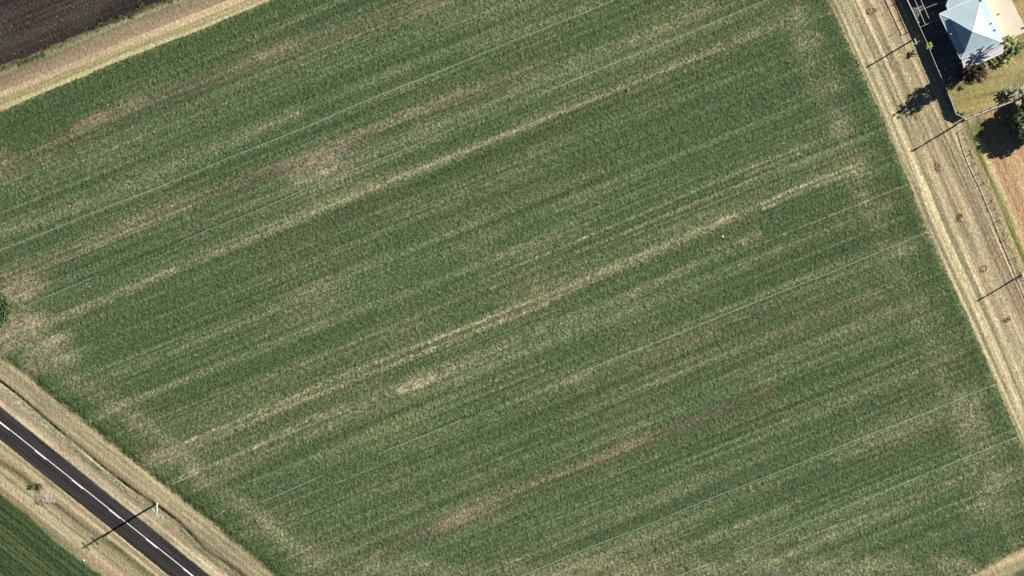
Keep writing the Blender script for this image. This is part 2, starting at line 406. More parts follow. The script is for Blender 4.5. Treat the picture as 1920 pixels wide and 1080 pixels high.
crop = mix(crop, alb(68, 80, 54), dark * 0.45)
leafy = n_fine * 0.5 + n_leaf * 0.8
crop = mix(crop, alb(178, 168, 130), dry_t * np.clip(0.84 + 0.27 * leafy, 0.05, 1.5))
crop = mix(crop, alb(162, 145, 119), bare_t * 0.78 * np.clip(0.85 + 0.25 * leafy, 0.2, 1.2))
crop = crop * np.exp(np.clip(0.15 * n_leaf + 0.14 * n_fine + 0.025 * n_row2 + 0.045 * n_row1 + 0.08 * n_row0, -0.7, 0.7))[..., None]
h_crop = 0.26 - 0.10 * dry_t - 0.16 * bare_t
rough_crop = (0.033 * n_leaf + 0.026 * n_fine + 0.011 * n_tuft + 0.014 * n_row0) * (1 - 0.35 * dry_t) * (1 - 0.45 * bare_t) + 0.012 * n_row1
thin = np.exp(-(np.maximum(edge_d, 0) / 4.0) ** 1.5) * (edge_d < np.inf)
crop = mix(crop, alb(150, 140, 98), thin * np.clip(0.35 + 0.55 * n_leaf + 0.4 * n_fine, 0, 1))
z_crop = np.maximum(h_crop + rough_crop, 0.02) * (0.12 + 0.88 * smooth(-1, 14.0, edge_d + 1.5 * n_tuft))

# --- eastern grass strip
a_rt = -66.0
nt1 = noise(160, 1.6, a_rt); nt2 = noise(260, 4.5, a_rt); nt3 = noise(36, 6, a_rt)
dxw = dxr + 2.4 * noise(150, 9, a_rt) + 0.8 * nt3 * 0.6
for cx_, cy_ in ((1634, 21), (1678, 120), (1720, 218), (1758, 313), (1799, 408), (1844, 504), (1888, 600)):
    dd = np.hypot(X - cx_, (Y - cy_) * 0.8); rel = (X - cx_) - 0.43 * (Y - cy_)
    dxw = dxw - 9 * np.tanh(rel / 7) * np.exp(-(dd / 17) ** 2)
track = keys(dxw, [(0, (120, 116, 80)), (1.5, (200, 190, 146)), (3.5, (172, 160, 120)), (7, (196, 184, 142)), (10, (176, 164, 124)), (14, (142, 136, 98)), (16.5, (212, 197, 152)), (19, (190, 176, 132)), (24, (204, 189, 144)),
                   (27, (176, 163, 122)), (30, (204, 190, 146)), (34, (146, 142, 104)), (39, (172, 160, 120)), (44, (144, 138, 100)), (48, (202, 184, 142)), (54, (180, 162, 126)), (60, (188, 168, 132)), (68, (176, 154, 120)), (75, (192, 168, 132)),
                   (92, (184, 166, 130)), (106, (172, 152, 120)), (113, (152, 130, 100)), (119, (190, 174, 134)), (130, (186, 170, 132)), (150, (170, 154, 116))])
olive = np.clip(0.35 * np.maximum(nt2 + 0.3, 0) * 0.6 + 0.25 * np.maximum(noise(40, 12, a_rt), 0), 0, 0.55)
track = mix(track, alb(138, 132, 88), olive)
track = mix(track, alb(184, 152, 116), np.clip(0.22 * np.maximum(noise(70, 7, a_rt) - 0.5, 0), 0, 0.6) * smooth(40, 60, dxr))
nt0 = noise(40, 0.8, a_rt)
track = mix(track, alb(154, 148, 118), np.clip(0.10 + 0.20 * nt3, 0, 0.45))
track = mix(track, alb(160, 132, 100), smooth(50, 70, dxr) * np.clip(0.28 * noise(60, 5, a_rt), 0, 0.4))
track = mix(track, alb(214, 198, 156), 0.16 + 0.10 * np.clip(nt2, -1, 1))
track *= np.exp(0.15 * nt1 + 0.13 * nt0 + 0.06 * nt2 + 0.10 * n_fine + 0.10 * n_leaf)[..., None]
h_track = 0.035 + 0.012 * nt1 + 0.018 * n_leaf + 0.010 * n_fine + 0.02 * nt3 * 0.5
# weeds along the paddock fence line
wfence = np.exp(-(d_pf / 7.0) ** 2) * smooth(236, 252, Y)
track = mix(track, alb(128, 112, 84), wfence * np.clip(0.5 + 0.5 * n_tuft, 0, 1) * 0.8)
h_track += wfence * np.maximum(n_tuft + 0.2, 0) * 0.07
# bottom right margin
dbr = -s_br
br = keys(dbr, [(0, (120, 112, 78)), (4, (170, 152, 112)), (12, (196, 178, 136)), (24, (186, 172, 130)), (34, (150, 146, 104)), (42, (98, 108, 72)), (70, (92, 104, 68))])
br *= np.exp(0.12 * n_row1 + 0.09 * n_leaf)[..., None]
use_br = (s_br < 0) & (s_rt > -1e9) & (Y > 990)
track[use_br] = br[use_br]

# --- north-western margin and tilled soil
dtl = -s_tl + 1.2 * noise(200, 10, ROW)
margin = keys(dtl, [(0, (126, 124, 78)), (2, (206, 196, 146)), (6, (204, 190, 138)), (9, (160, 156, 104)), (12, (198, 181, 130)), (16, (178, 162, 114)), (19, (210, 188, 144)),
                    (30, (206, 181, 140)), (34, (168, 147, 116)), (52, (168, 144, 114)), (57, (140, 134, 100)), (63, (170, 164, 128)), (69, (122, 116, 84)), (78, (100, 90, 72))])
margin = mix(margin, alb(170, 160, 130), 0.07 + 0.09 * np.clip(noise(30, 8, ROW), -1, 1))
margin *= np.exp(0.11 * n_row1 + 0.07 * n_row0 + 0.06 * n_row2 + 0.08 * n_leaf + 0.07 * n_fine)[..., None]
margin = mix(margin, alb(86, 96, 58), np.exp(-((dtl - 67) / 7) ** 2) * np.clip(n_tuft * 0.6 + noise(16, 6, ROW) * 0.8, 0, 1))
h_margin = 0.04 + 0.012 * n_row1 + 0.022 * n_leaf + 0.05 * np.maximum(n_tuft, 0) * np.exp(-((dtl - 67) / 8) ** 2)
soil = np.broadcast_to(np.array(alb(66, 59, 55)), X.shape + (3,)) * np.exp(0.16 * noise(400, 1.3, ROW) + 0.10 * n_leaf + 0.12 * n_row2 + 0.10 * noise(60, 30, ROW))[..., None]
soil = mix(soil, alb(140, 128, 110), np.clip((n_fine * 0.8 + noise(1.2, 1.2) * 0.8 - 2.4) * 0.6, 0, 0.45))
soil = mix(soil, alb(92, 92, 74), np.clip(noise(30, 14, ROW) * 0.3 - 0.1, 0, 0.4))
h_soil = 0.02 + 0.030 * noise(500, 1.5, ROW) + 0.03 * n_leaf + 0.02 * n_fine

# --- roadside verge
DITCH = [(-30, 694), (31, 740), (79, 781), (110, 808), (151, 841), (201, 883), (258, 926), (293, 948), (334, 979), (381, 1027), (419, 1055), (447, 1074), (500, 1118)]
d_di, e_di, _a = seg_dist(DITCH)
nl = -38.6
nv1 = noise(170, 1.6, nl); nv2 = noise(260, 5, nl); nv3 = noise(30, 7, nl)
q = -s_ll + nv3 * 0.8
va = keys(q, [(0, (118, 112, 74)), (3, (168, 155, 112)), (8, (180, 166, 122)), (14, (158, 145, 106)), (20, (176, 160, 118)), (27, (156, 141, 104)), (34, (166, 150, 112)), (44, (150, 136, 100))])
ew = e_di + nv3 * 0.7
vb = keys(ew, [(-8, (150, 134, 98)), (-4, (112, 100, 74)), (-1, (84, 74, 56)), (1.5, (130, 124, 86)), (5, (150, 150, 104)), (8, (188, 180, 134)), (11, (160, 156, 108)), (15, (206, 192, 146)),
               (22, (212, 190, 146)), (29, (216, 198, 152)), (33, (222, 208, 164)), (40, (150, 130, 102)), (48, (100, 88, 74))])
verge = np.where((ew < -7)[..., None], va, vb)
verge = mix(verge, alb(196, 156, 122), np.clip(noise(22, 5, nl) * 0.5 - 0.15, 0, 0.5) * smooth(12, 18, ew) * (1 - smooth(30, 36, ew)))
verge = mix(verge, alb(106, 112, 66), np.clip(noise(22, 5, nl) * 0.7, 0, 0.8) * np.exp(-((ew - 6) / 4) ** 2))
GULLY = [(-20, 860), (35, 891), (63, 916), (110, 954), (142, 979), (176, 1004), (220, 1033), (268, 1074), (330, 1125)]
d_gu, e_gu, _a = seg_dist(GULLY)
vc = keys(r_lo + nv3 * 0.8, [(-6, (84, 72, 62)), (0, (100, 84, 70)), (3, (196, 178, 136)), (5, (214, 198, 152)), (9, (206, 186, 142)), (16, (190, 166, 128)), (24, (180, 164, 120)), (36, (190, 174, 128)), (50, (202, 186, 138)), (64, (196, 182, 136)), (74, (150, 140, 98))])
vc = mix(vc, alb(86, 94, 54), np.exp(-(d_gu / 7.0) ** 2) * np.clip(0.85 + 0.45 * nv3, 0, 1))
vc = mix(vc, alb(150, 138, 92), np.clip(nv2 * 0.35, 0, 0.5))
vc = mix(vc, alb(196, 158, 118), np.clip(noise(40, 9, nl) * 0.4 - 0.1, 0, 0.5))
below = (r_up > 20)
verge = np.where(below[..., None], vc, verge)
verge = mix(verge, alb(156, 130, 100), np.clip(noise(9, 5, nl) * 0.22 - 0.08, 0, 0.45))
verge = mix(verge, alb(104, 108, 68), np.clip(noise(12, 5, nl) * 0.25 - 0.2, 0, 0.5))
verge = mix(verge, alb(168, 156, 122), 0.15 + 0.12 * np.clip(noise(24, 7, nl), -1, 1))
verge *= np.exp(0.15 * nv1 + 0.08 * noise(40, 0.8, nl) + 0.05 * nv2 + 0.08 * n_leaf + 0.07 * n_fine)[..., None]
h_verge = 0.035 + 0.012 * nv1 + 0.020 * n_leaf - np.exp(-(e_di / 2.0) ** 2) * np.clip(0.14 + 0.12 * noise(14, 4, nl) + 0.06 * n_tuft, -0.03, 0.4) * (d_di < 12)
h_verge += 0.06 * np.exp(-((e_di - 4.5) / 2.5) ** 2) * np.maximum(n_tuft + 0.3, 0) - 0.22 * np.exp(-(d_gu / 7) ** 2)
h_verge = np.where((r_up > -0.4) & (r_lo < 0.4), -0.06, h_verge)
f2 = np.broadcast_to(np.array(alb(70, 88, 58)), X.shape + (3,)) * np.exp(0.09 * noise(300, 1.8, nl) + 0.08 * n_leaf + 0.08 * noise(120, 8, nl))[..., None]
f2 = mix(f2, alb(124, 124, 80), np.exp(-(np.maximum(s_lf, 0) / 3) ** 2) * 0.5 + np.clip(noise(90, 8, nl) * 0.2, 0, 0.4) + np.clip(0.08 * noise(2, 1.2) * 1.0 + 0.06, 0, 0.3))
h_f2 = (0.20 + 0.035 * noise(400, 1.7, nl) + 0.03 * n_leaf + 0.02 * n_fine) * smooth(-1, 3, s_lf)

# --- yard lawn and paddock
lw = noise(46, 2.2, 14); lw2 = noise(30, 10, 20)
lawn = mix(np.broadcast_to(np.array(alb(166, 160, 98)), X.shape + (3,)), alb(206, 190, 136), smooth(1850, 1915, X + (Y - 120) * 0.2 + 12 * lw2))
lawn = mix(lawn, alb(206, 186, 138), np.exp(-(np.abs(side_yf + 8) / 9) ** 2) * 0.8 * smooth(1808, 1830, X))
lawn = mix(lawn, alb(112, 120, 66), np.clip(lw2 * 0.35 + 0.10 + 0.2 * lw, 0, 0.7))
lawn = mix(lawn, alb(196, 160, 112), np.clip(noise(12, 10) * 0.4 - 0.25, 0, 0.5))
lawn = mix(lawn, alb(164, 148, 104), 0.5)
lawn = mix(lawn, alb(112, 113, 108), smooth(24, 0, X - (1758 + (Y - 0) * 0.40)) * smooth(165, 140, Y))  # shade tint put into the ground colour between house and dark fence
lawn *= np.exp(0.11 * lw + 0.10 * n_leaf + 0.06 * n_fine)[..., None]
h_lawn = 0.035 + 0.016 * n_leaf + 0.010 * n_fine
np1 = noise(120, 2.2, a_rt); np2 = noise(90, 6, a_rt)
sp = side_pf
pad = keys(sp + 1.5 * nt3, [(0, (170, 152, 112)), (5, (176, 162, 116)), (8, (108, 116, 66)), (14, (118, 122, 70)), (18, (190, 178, 120)), (23, (212, 190, 140)), (30, (208, 174, 132)), (60, (208, 172, 130))])
pad = mix(pad, alb(166, 136, 104), np.clip(np1 * 0.4 + np2 * 0.25, 0, 0.75))
pad = mix(pad, alb(226, 204, 162), np.clip(noise(90, 1.8, a_rt) * 0.35, 0, 0.5))
pad = mix(pad, alb(98, 114, 62), np.exp(-((X - 1832) / 16) ** 2 - ((Y - 240) / 24) ** 2) * 0.9)
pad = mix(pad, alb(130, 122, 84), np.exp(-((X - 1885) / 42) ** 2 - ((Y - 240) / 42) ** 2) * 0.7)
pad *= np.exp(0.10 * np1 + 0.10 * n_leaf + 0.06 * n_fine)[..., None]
h_pad = 0.03 + 0.02 * np1 * 0.6 + 0.02 * n_leaf + 0.012 * n_fine
h_pad += wfence * np.maximum(n_tuft + 0.2, 0) * 0.06

cover = np.zeros(X.shape + (3,)); Zh = np.zeros(X.shape)
def grey(c, k):
    return c * (1 - k) + k * (c @ np.array([0.3, 0.59, 0.11]))[..., None]
track = grey(track, 0.06); verge = grey(verge, 0.14); margin = grey(margin, 0.06); crop = np.clip(grey(crop, 0.08) * 1.07, 0, 0.7)
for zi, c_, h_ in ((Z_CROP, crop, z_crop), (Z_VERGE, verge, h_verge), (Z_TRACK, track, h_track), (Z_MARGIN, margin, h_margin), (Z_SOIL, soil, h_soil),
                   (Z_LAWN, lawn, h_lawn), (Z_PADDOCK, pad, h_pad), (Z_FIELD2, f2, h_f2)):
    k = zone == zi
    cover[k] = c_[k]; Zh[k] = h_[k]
cover = np.clip(cover, 0.004, 0.75)
wx, wy, _z = plan(X, Y, 0.0)
W3 = np.stack([wx, wy, Zh], -1).reshape(-1, 3)
C3 = cover.reshape(-1, 3)
I = np.arange(nx * ny).reshape(ny, nx)
quads = np.stack([I[1:, :-1], I[1:, 1:], I[:-1, 1:], I[:-1, :-1]], -1).reshape(-1, 4)
qz = zone[:-1, :-1].reshape(-1)
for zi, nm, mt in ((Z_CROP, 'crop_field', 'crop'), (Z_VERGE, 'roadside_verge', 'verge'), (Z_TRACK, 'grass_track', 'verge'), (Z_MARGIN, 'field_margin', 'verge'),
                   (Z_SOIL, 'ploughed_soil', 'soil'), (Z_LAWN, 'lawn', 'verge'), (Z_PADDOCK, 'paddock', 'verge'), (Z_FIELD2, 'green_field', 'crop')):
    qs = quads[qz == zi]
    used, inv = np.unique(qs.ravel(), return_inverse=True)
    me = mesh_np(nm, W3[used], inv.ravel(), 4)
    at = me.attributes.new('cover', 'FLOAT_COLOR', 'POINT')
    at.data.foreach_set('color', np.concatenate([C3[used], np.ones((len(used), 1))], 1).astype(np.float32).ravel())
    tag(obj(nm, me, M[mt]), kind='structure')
def ground_z(px, py):
    i = min(max(int(round((py - y0) / STEP)), 0), ny - 1); j = min(max(int(round((px - x0) / STEP)), 0), nx - 1)
    return float(Zh[i, j])
# the plain around, below everything
bm = bmesh.new()
add_slab(bm, [(-1500, -1500, -0.45), (1500, -1500, -0.45), (1500, 1500, -0.45), (-1500, 1500, -0.45)], 1.0)
tag(obj('ground', bm, mat('far grass', alb(96, 104, 68), 1.0, 0, 0.3, 0.05)), kind='structure')

# ------------------------------------------------------------------ road
def edge_line(c, m, xs, z, jit=0.0, r=None):
    return [V(x, c + m * x + (r.uniform(-jit, jit) if r else 0), z) for x in xs]
bm = bmesh.new()
xs = np.arange(-120, 520, 1.6)
rr = random.Random(3)
up_ = edge_line(ROAD_A[0], ROAD_A[1], xs, 0.05, 1.2, rr); lo_ = edge_line(ROAD_B[0], ROAD_B[1], xs, 0.05, 1.2, rr)
mid_ = edge_line((ROAD_A[0] + ROAD_B[0]) / 2, 0.805, xs, 0.10)
rows = [[bm.verts.new(p) for p in r] for r in (up_, mid_, lo_)]
for a, b in ((rows[0], rows[1]), (rows[1], rows[2])):
    for i in range(len(xs) - 1):
        bm.faces.new((a[i], b[i], b[i + 1], a[i + 1]))
skirt = [[bm.verts.new(p - Vector((0, 0, 0.3))) for p in r] for r in (up_, lo_)]
for i in range(len(xs) - 1):
    bm.faces.new((skirt[0][i], rows[0][i], rows[0][i + 1], skirt[0][i + 1]))
    bm.faces.new((rows[2][i], skirt[1][i], skirt[1][i + 1], rows[2][i + 1]))
# asphalt with wheel-path wear and edge staining, in road coordinates
ma = bpy.data.materials.new('worn asphalt'); ma.use_nodes = True
n_, l_ = ma.node_tree.nodes, ma.node_tree.links
pb = n_['Principled BSDF']; pb.inputs['Roughness'].default_value = 0.92; pb.inputs['Specular IOR Level'].default_value = 0.15
tc = n_.new('ShaderNodeTexCoord'); mp = n_.new('ShaderNodeMapping'); mp.vector_type = 'TEXTURE'; mp.inputs['Rotation'].default_value = (0, 0, math.radians(-38.8))
mp.inputs['Scale'].default_value = (14.0, 0.8, 1)
l_.new(tc.outputs['Object'], mp.inputs['Vector'])
t1 = n_.new('ShaderNodeTexNoise'); t1.inputs['Scale'].default_value = 1.0; t1.inputs['Detail'].default_value = 4; l_.new(mp.outputs['Vector'], t1.inputs['Vector'])
t2 = n_.new('ShaderNodeTexNoise'); t2.inputs['Scale'].default_value = 3.0; t2.inputs['Detail'].default_value = 6; l_.new(tc.outputs['Object'], t2.inputs['Vector'])
ad = n_.new('ShaderNodeMath'); ad.operation = 'ADD'; l_.new(t1.outputs['Fac'], ad.inputs[0]); l_.new(t2.outputs['Fac'], ad.inputs[1])
rp = n_.new('ShaderNodeValToRGB'); rp.color_ramp.elements[0].position = 0.36; rp.color_ramp.elements[1].position = 0.66
hv = n_.new('ShaderNodeMath'); hv.operation = 'MULTIPLY'; hv.inputs[1].default_value = 0.5; l_.new(ad.outputs['Value'], hv.inputs[0])
rp.color_ramp.elements[0].color = alb(38, 36, 36) + (1,); rp.color_ramp.elements[1].color = alb(82, 77, 74) + (1,)
l_.new(hv.outputs['Value'], rp.inputs['Fac']); l_.new(rp.outputs['Color'], pb.inputs['Base Color'])
tag(obj('road', bm, ma), kind='structure')
# painted centre line: one solid line with a broken line against its lower side
def strip(bm, x_a, x_b, o_a, o_b, z, st=4.0):
    k = max(2, int((x_b - x_a) / st) + 1)
    q = []
    for i in range(k):
        x = x_a + (x_b - x_a) * i / (k - 1)
        yy = ROAD_M[0] + ROAD_M[1] * x
        q.append((bm.verts.new(V(x - 0.62 * o_a, yy + 0.78 * o_a, z)), bm.verts.new(V(x - 0.62 * o_b, yy + 0.78 * o_b, z))))
    for i in range(k - 1):
        bm.faces.new((q[i][0], q[i][1], q[i + 1][1], q[i + 1][0]))
bm = bmesh.new()
strip(bm, -100, 460, -0.75, 0.65, 0.112)
for k in range(-2, 8):
    xa = 66 + 69.5 * k
    strip(bm, xa, xa + 21, 0.65, 2.0, 0.112)
tag(obj('road_marking', bm, M['paint']), kind='structure')

# ------------------------------------------------------------------ hoses across the crop
def hose(pts, label, r=0.05, sink=0.0, gaps=()):
    bm = bmesh.new()
    P = []
    rr = random.Random(int(pts[0][0] * 7 + pts[0][1]))
    for (ax, ay), (bx, by) in zip(pts[:-1], pts[1:]):
        L = math.hypot(bx - ax, by - ay); k = max(2, int(L / 9))
        for i in range(k):
            P.append((ax + (bx - ax) * i / k, ay + (by - ay) * i / k))
    P.append(pts[-1])
    ph = rr.uniform(0, 6)
    Q = []
    for i, (x, y) in enumerate(P):
        w = 0.7 * math.sin(i * 0.21 + ph) + rr.uniform(-0.25, 0.25)
        Q.append(V(x + 0.37 * w, y + 0.93 * w, (0.335 if not any(g0 < x < g1 for g0, g1 in gaps) else 0.10) - sink + 0.05 * math.sin(i * 0.13 + ph * 2) + rr.uniform(-0.02, 0.02)))
    add_tube(bm, Q, r, 6)
    return tag(obj('irrigation_hose', bm, M['pipe'], smooth=True), label, 'hose', 'pale hoses laid across the crop')
hose([(-44, 487), (0, 469), (255, 367.5), (480, 276), (710, 180), (960, 77.5), (1152, 0), (1230, -32)], 'pale hose nearest the ploughed soil, running unbroken from left edge to top edge', 0.038)
hose([(31, 581), (159, 527), (345, 451), (480, 395), (602, 342), (660, 320), (850, 242), (960, 198), (1027, 170), (1440, 0), (1510, -30)], 'pale hose running from the round green bush up to the top edge of the field', 0.036, 0.01, ((172, 340), (606, 655), (855, 1020)))
hose([(483, 944), (600, 894), (720, 846), (860, 790), (1055, 712), (1410, 570), (1680, 460), (1738, 435)], 'pale hose across the middle of the crop, ending at the grass strip', 0.036, 0.01, ((604, 716), (864, 1070)))
hose([(960, 1087), (1050, 1050), (1440, 892), (1640, 812), (1866, 722)], 'pale hose in the lower right crop, the upper of the two long ones there', 0.038)
hose([(1230, 1098), (1440, 1011), (1718, 897), (1774, 874), (1904, 820)], 'pale hose nearest the lower right corner of the crop', 0.036, 0.01, ((1725, 1770), (1330, 1380)))
hose([(314, 911), (345, 899), (372, 885)], 'short pale hose end poking into the crop above the roadside power pole', 0.038)
hose([(396, 973), (421, 957)], 'shortest pale hose end, at the crop edge right of the roadside power pole', 0.038)
hose([(523, 1056), (585, 1025)], 'short pale hose end near the bottom edge of the crop', 0.038)

# ------------------------------------------------------------------ house
def bary(a, b, t): return (a[0] + (b[0] - a[0]) * t, a[1] + (b[1] - a[1]) * t)
house = thing('house', 'house with pale blue metal hip roof above a wide lower skirt roof', 'house', V(1823, 50, 0))
HL = house.location.copy()
def hv_(px, py, z): return V(px, py, z) - HL
ZU, ZA, ZS1, ZS0 = 4.95, 7.2, 4.65, 4.20
apex = hv_(1824, 59, ZA)
inn = [hv_(1781.5, 34.5, ZU), hv_(1836.3, 11.2, ZU), hv_(1863.8, 73.3, ZU), hv_(1809.3, 98, ZU)]       # W N E S
outr = [hv_(1761.4, 26.5, ZS0), hv_(1842, -9, ZS0), hv_(1880.6, 80.5, ZS0), hv_(1802, 111, ZS0)]
def ribbed_face(bm, quad, nrib, th=0.03):
    """roof sheet: polygon slab plus standing ribs running down the slope from quad[0..1] (upper) to quad[3..2] (lower)"""
    add_slab(bm, quad, th)
    u0, u1, l1, l0 = quad
    for i in range(1, nrib):
        t = i / nrib
        a = u0.lerp(u1, t); b = l0.lerp(l1, t)
        if (a - b).length > 0.3:
            add_bar(bm, a, b, 0.03, 0.024)
bm = bmesh.new()
for i in range(4):
    j = (i + 1) % 4
    a, b = inn[i], inn[j]
    add_slab(bm, [apex, a, b], 0.05)
    nr = int((a - b).length / 0.5)
    e = (b - a)
    # ribs run up the slope, parallel, and stop at the hips
    foot_t = max(0.05, min(0.95, (apex - a).dot(e) / e.dot(e)))
    up_dir = apex - a.lerp(b, foot_t)
    for k in range(1, nr):
        t = k / nr
        f = t / foot_t if t < foot_t else (1 - t) / (1 - foot_t)
        p0 = a.lerp(b, t); p1 = p0 + up_dir * f * 0.98
        if (p1 - p0).length > 0.3: add_bar(bm, p0, p1, 0.03, 0.024)
upper = obj('roof', bm, M['roof'], house)
for i in range(4):
    bm = bmesh.new(); add_bar(bm, apex + Vector((0, 0, 0.03)), inn[i] + Vector((0, 0, 0.03)), 0.20, 0.05)
    obj('ridge_cap', bm, M['ridge'], upper)
bm = bmesh.new(); add_box(bm, apex + Vector((0, 0, 0.06)), (0.3, 0.3, 0.12)); obj('finial', bm, M['ridge'], upper)
bm = bmesh.new()
sk_in = [p.copy() for p in inn]
for p in sk_in: p.z = ZS1
ctr = sum(sk_in, Vector()) / 4
sk_in = [ctr + (p - ctr) * 0.95 for p in sk_in]
for i in range(4):
    j = (i + 1) % 4
    ribbed_face(bm, [sk_in[i], sk_in[j], outr[j], outr[i]], int((outr[i] - outr[j]).length / 0.6))
skirt_o = obj('skirt_roof', bm, M['roof'], house)
for i in range(4):
    bm = bmesh.new(); add_bar(bm, sk_in[i] + Vector((0, 0, 0.03)), outr[i] + Vector((0, 0, 0.03)), 0.20, 0.05)
    obj('ridge_cap', bm, M['ridge'], skirt_o)
bm = bmesh.new()
for i in range(4):
    j = (i + 1) % 4
    d = (outr[j] - outr[i]).normalized(); nrm = Vector((d.y, -d.x, 0))
    if nrm.dot(outr[i] - ctr) < 0: nrm = -nrm
    add_bar(bm, outr[i] + nrm * 0.08 - Vector((0, 0, 0.06)), outr[j] + nrm * 0.08 - Vector((0, 0, 0.06)), 0.15, 0.12)
obj('gutter', bm, M['gutter'], house)
bm = bmesh.new()
wl_ = [ctr + (p - ctr) * 0.90 for p in outr]
for p in wl_: p.z = ZS0 - 0.05
add_slab(bm, wl_, ZS0 - 0.08)
up_w = [ctr + (p - ctr) * 0.93 for p in sk_in]
for p in up_w: p.z = ZU - 0.06
add_slab(bm, up_w, 0.9)
wall_o = obj('wall', bm, M['wall'], house)
for i, ts in ((0, (0.3, 0.7)), (2, (0.25, 0.7)), (3, (0.2, 0.5, 0.8))):
    j = (i + 1) % 4
    d = (wl_[j] - wl_[i]).normalized(); nrm = Vector((d.y, -d.x, 0))
    if nrm.dot(wl_[i] - ctr) < 0: nrm = -nrm
    for t in ts:
        c = wl_[i].lerp(wl_[j], t); c.z = 2.9
        bm = bmesh.new(); add_box(bm, c + nrm * 0.03, (1.4, 0.10, 1.2), math.atan2(d.y, d.x))
        w = obj('window', bm, M['ridge'], house)
        bm = bmesh.new(); add_box(bm, c + nrm * 0.065, (1.24, 0.06, 1.04), math.atan2(d.y, d.x))
        obj('pane', bm, M['glass'], w)
# lower verandah roof on the north side, its corner splayed
bm = bmesh.new()
ver = [hv_(1777.3, 19.8, 4.13), hv_(1773.2, 10.2, 3.97), hv_(1778.5, -3, 3.85), hv_(1784, -22, 3.7), hv_(1826, -40, 3.7), hv_(1841, -8.6, 4.13)]
add_slab(bm, ver, 0.05)
for k in range(1, 15):
    t = k / 15
    a = ver[0].lerp(ver[5], t); b = ver[3].lerp(ver[4], t)
    add_bar(bm, a, b, 0.03, 0.024)
vo = obj('verandah_roof', bm, M['roof'], house)
for p in (ver[1], ver[2], ver[3], ver[4]):
    bm = bmesh.new(); q = p.lerp(ctr, 0.04)
    add_bar(bm, Vector((q.x, q.y, 0)), Vector((q.x, q.y, q.z - 0.05)), 0.1, 0.1)
    obj('verandah_post', bm, M['timber'], vo)
# north wing, out of view: second hip roof, ridge raised to shade the pergola
n_e = [hv_(1781, -16, 4.7), hv_(1838, -42, 4.7), hv_(1812, -102, 4.7), hv_(1755, -77, 4.7)]
n_r = [hv_(1801, -42, 8.6), hv_(1790, -68, 8.6)]
bm = bmesh.new()
for q in ([n_r[0], n_e[0], n_e[1]], [n_r[0], n_e[1], n_e[2], n_r[1]], [n_r[1], n_e[2], n_e[3]], [n_r[0], n_r[1], n_e[3], n_e[0]]): add_slab(bm, q, 0.06)
obj('wing_roof', bm, M['roof'], house)
bm = bmesh.new(); nc = sum(n_e, Vector()) / 4
nw = [nc + (p - nc) * 0.92 for p in n_e]
for p in nw: p.z = 4.64
add_slab(bm, nw, 4.6); obj('wing_wall', bm, M['wall'], house)
# south awning
bm = bmesh.new()
awn = [hv_(1803.2, 113.5, 3.75), hv_(1881, 82.5, 3.75), hv_(1884.5, 90, 3.50), hv_(1880, 99, 3.25), hv_(1807.8, 131, 3.25)]
add_slab(bm, awn, 0.05)
for k in range(1, 16):
    t = k / 16
    add_bar(bm, awn[0].lerp(awn[1], t) + Vector((0, 0, 0.01)), awn[4].lerp(awn[3], t) + Vector((0, 0, 0.01)), 0.03, 0.02)
ao = obj('awning', bm, M['awning'], house)
for p in (awn[4].lerp(awn[3], 0.03), awn[4].lerp(awn[3], 0.35), awn[4].lerp(awn[3], 0.66), awn[4].lerp(awn[3], 0.97)):
    bm = bmesh.new(); q = p + Vector((0.05, 0.12, 0))
    add_bar(bm, Vector((q.x, q.y, 0)), Vector((q.x, q.y, q.z - 0.05)), 0.09, 0.09)
    obj('awning_post', bm, M['timber_pale'], ao)
bm = bmesh.new()
a, b = awn[4], awn[3]
add_bar(bm, a - Vector((0, 0.06, 0.05)), b - Vector((0, 0.06, 0.05)), 0.1, 0.1)
obj('gutter', bm, M['white'], ao)
# flues and vents
for px, py, z, hgt, r in ((1858.4, 43.8, 4.47, 0.16, 0.20), (1865.4, 56.2, 4.43, 0.16, 0.22), (1836.0, 92.2, 4.45, 0.14, 0.20), (1838.8, 1.0, 4.25, 0.25, 0.26), (1815.2, 61, 6.35, 0.2, 0.12), (1783, 63.2, 4.33, 0.20, 0.16)):
    p = hv_(px, py, z)
    bm = bmesh.new()
    add_tube(bm, [p - Vector((0, 0, 0.3)), p + Vector((0, 0, hgt))], [r * 0.7, r * 0.7], 10)
    add_tube(bm, [p + Vector((0, 0, hgt)), p + Vector((0, 0, hgt + 0.06)), p + Vector((0, 0, hgt + 0.12))], [r, r * 0.9, r * 0.3], 10)
    obj('flue', bm, M['dark'] if px > 1816 else M['white'], house)
bm = bmesh.new()
p = hv_(1881, 82.8, 3.6)
add_tube(bm, [p, p + Vector((0, 0, 2.6))], [0.045, 0.04], 8)
add_bar(bm, p + Vector((-0.3, 0.1, 2.45)), p + Vector((0.3, -0.1, 2.45)), 0.06, 0.06)
obj('service_mast', bm, M['steel'], house)

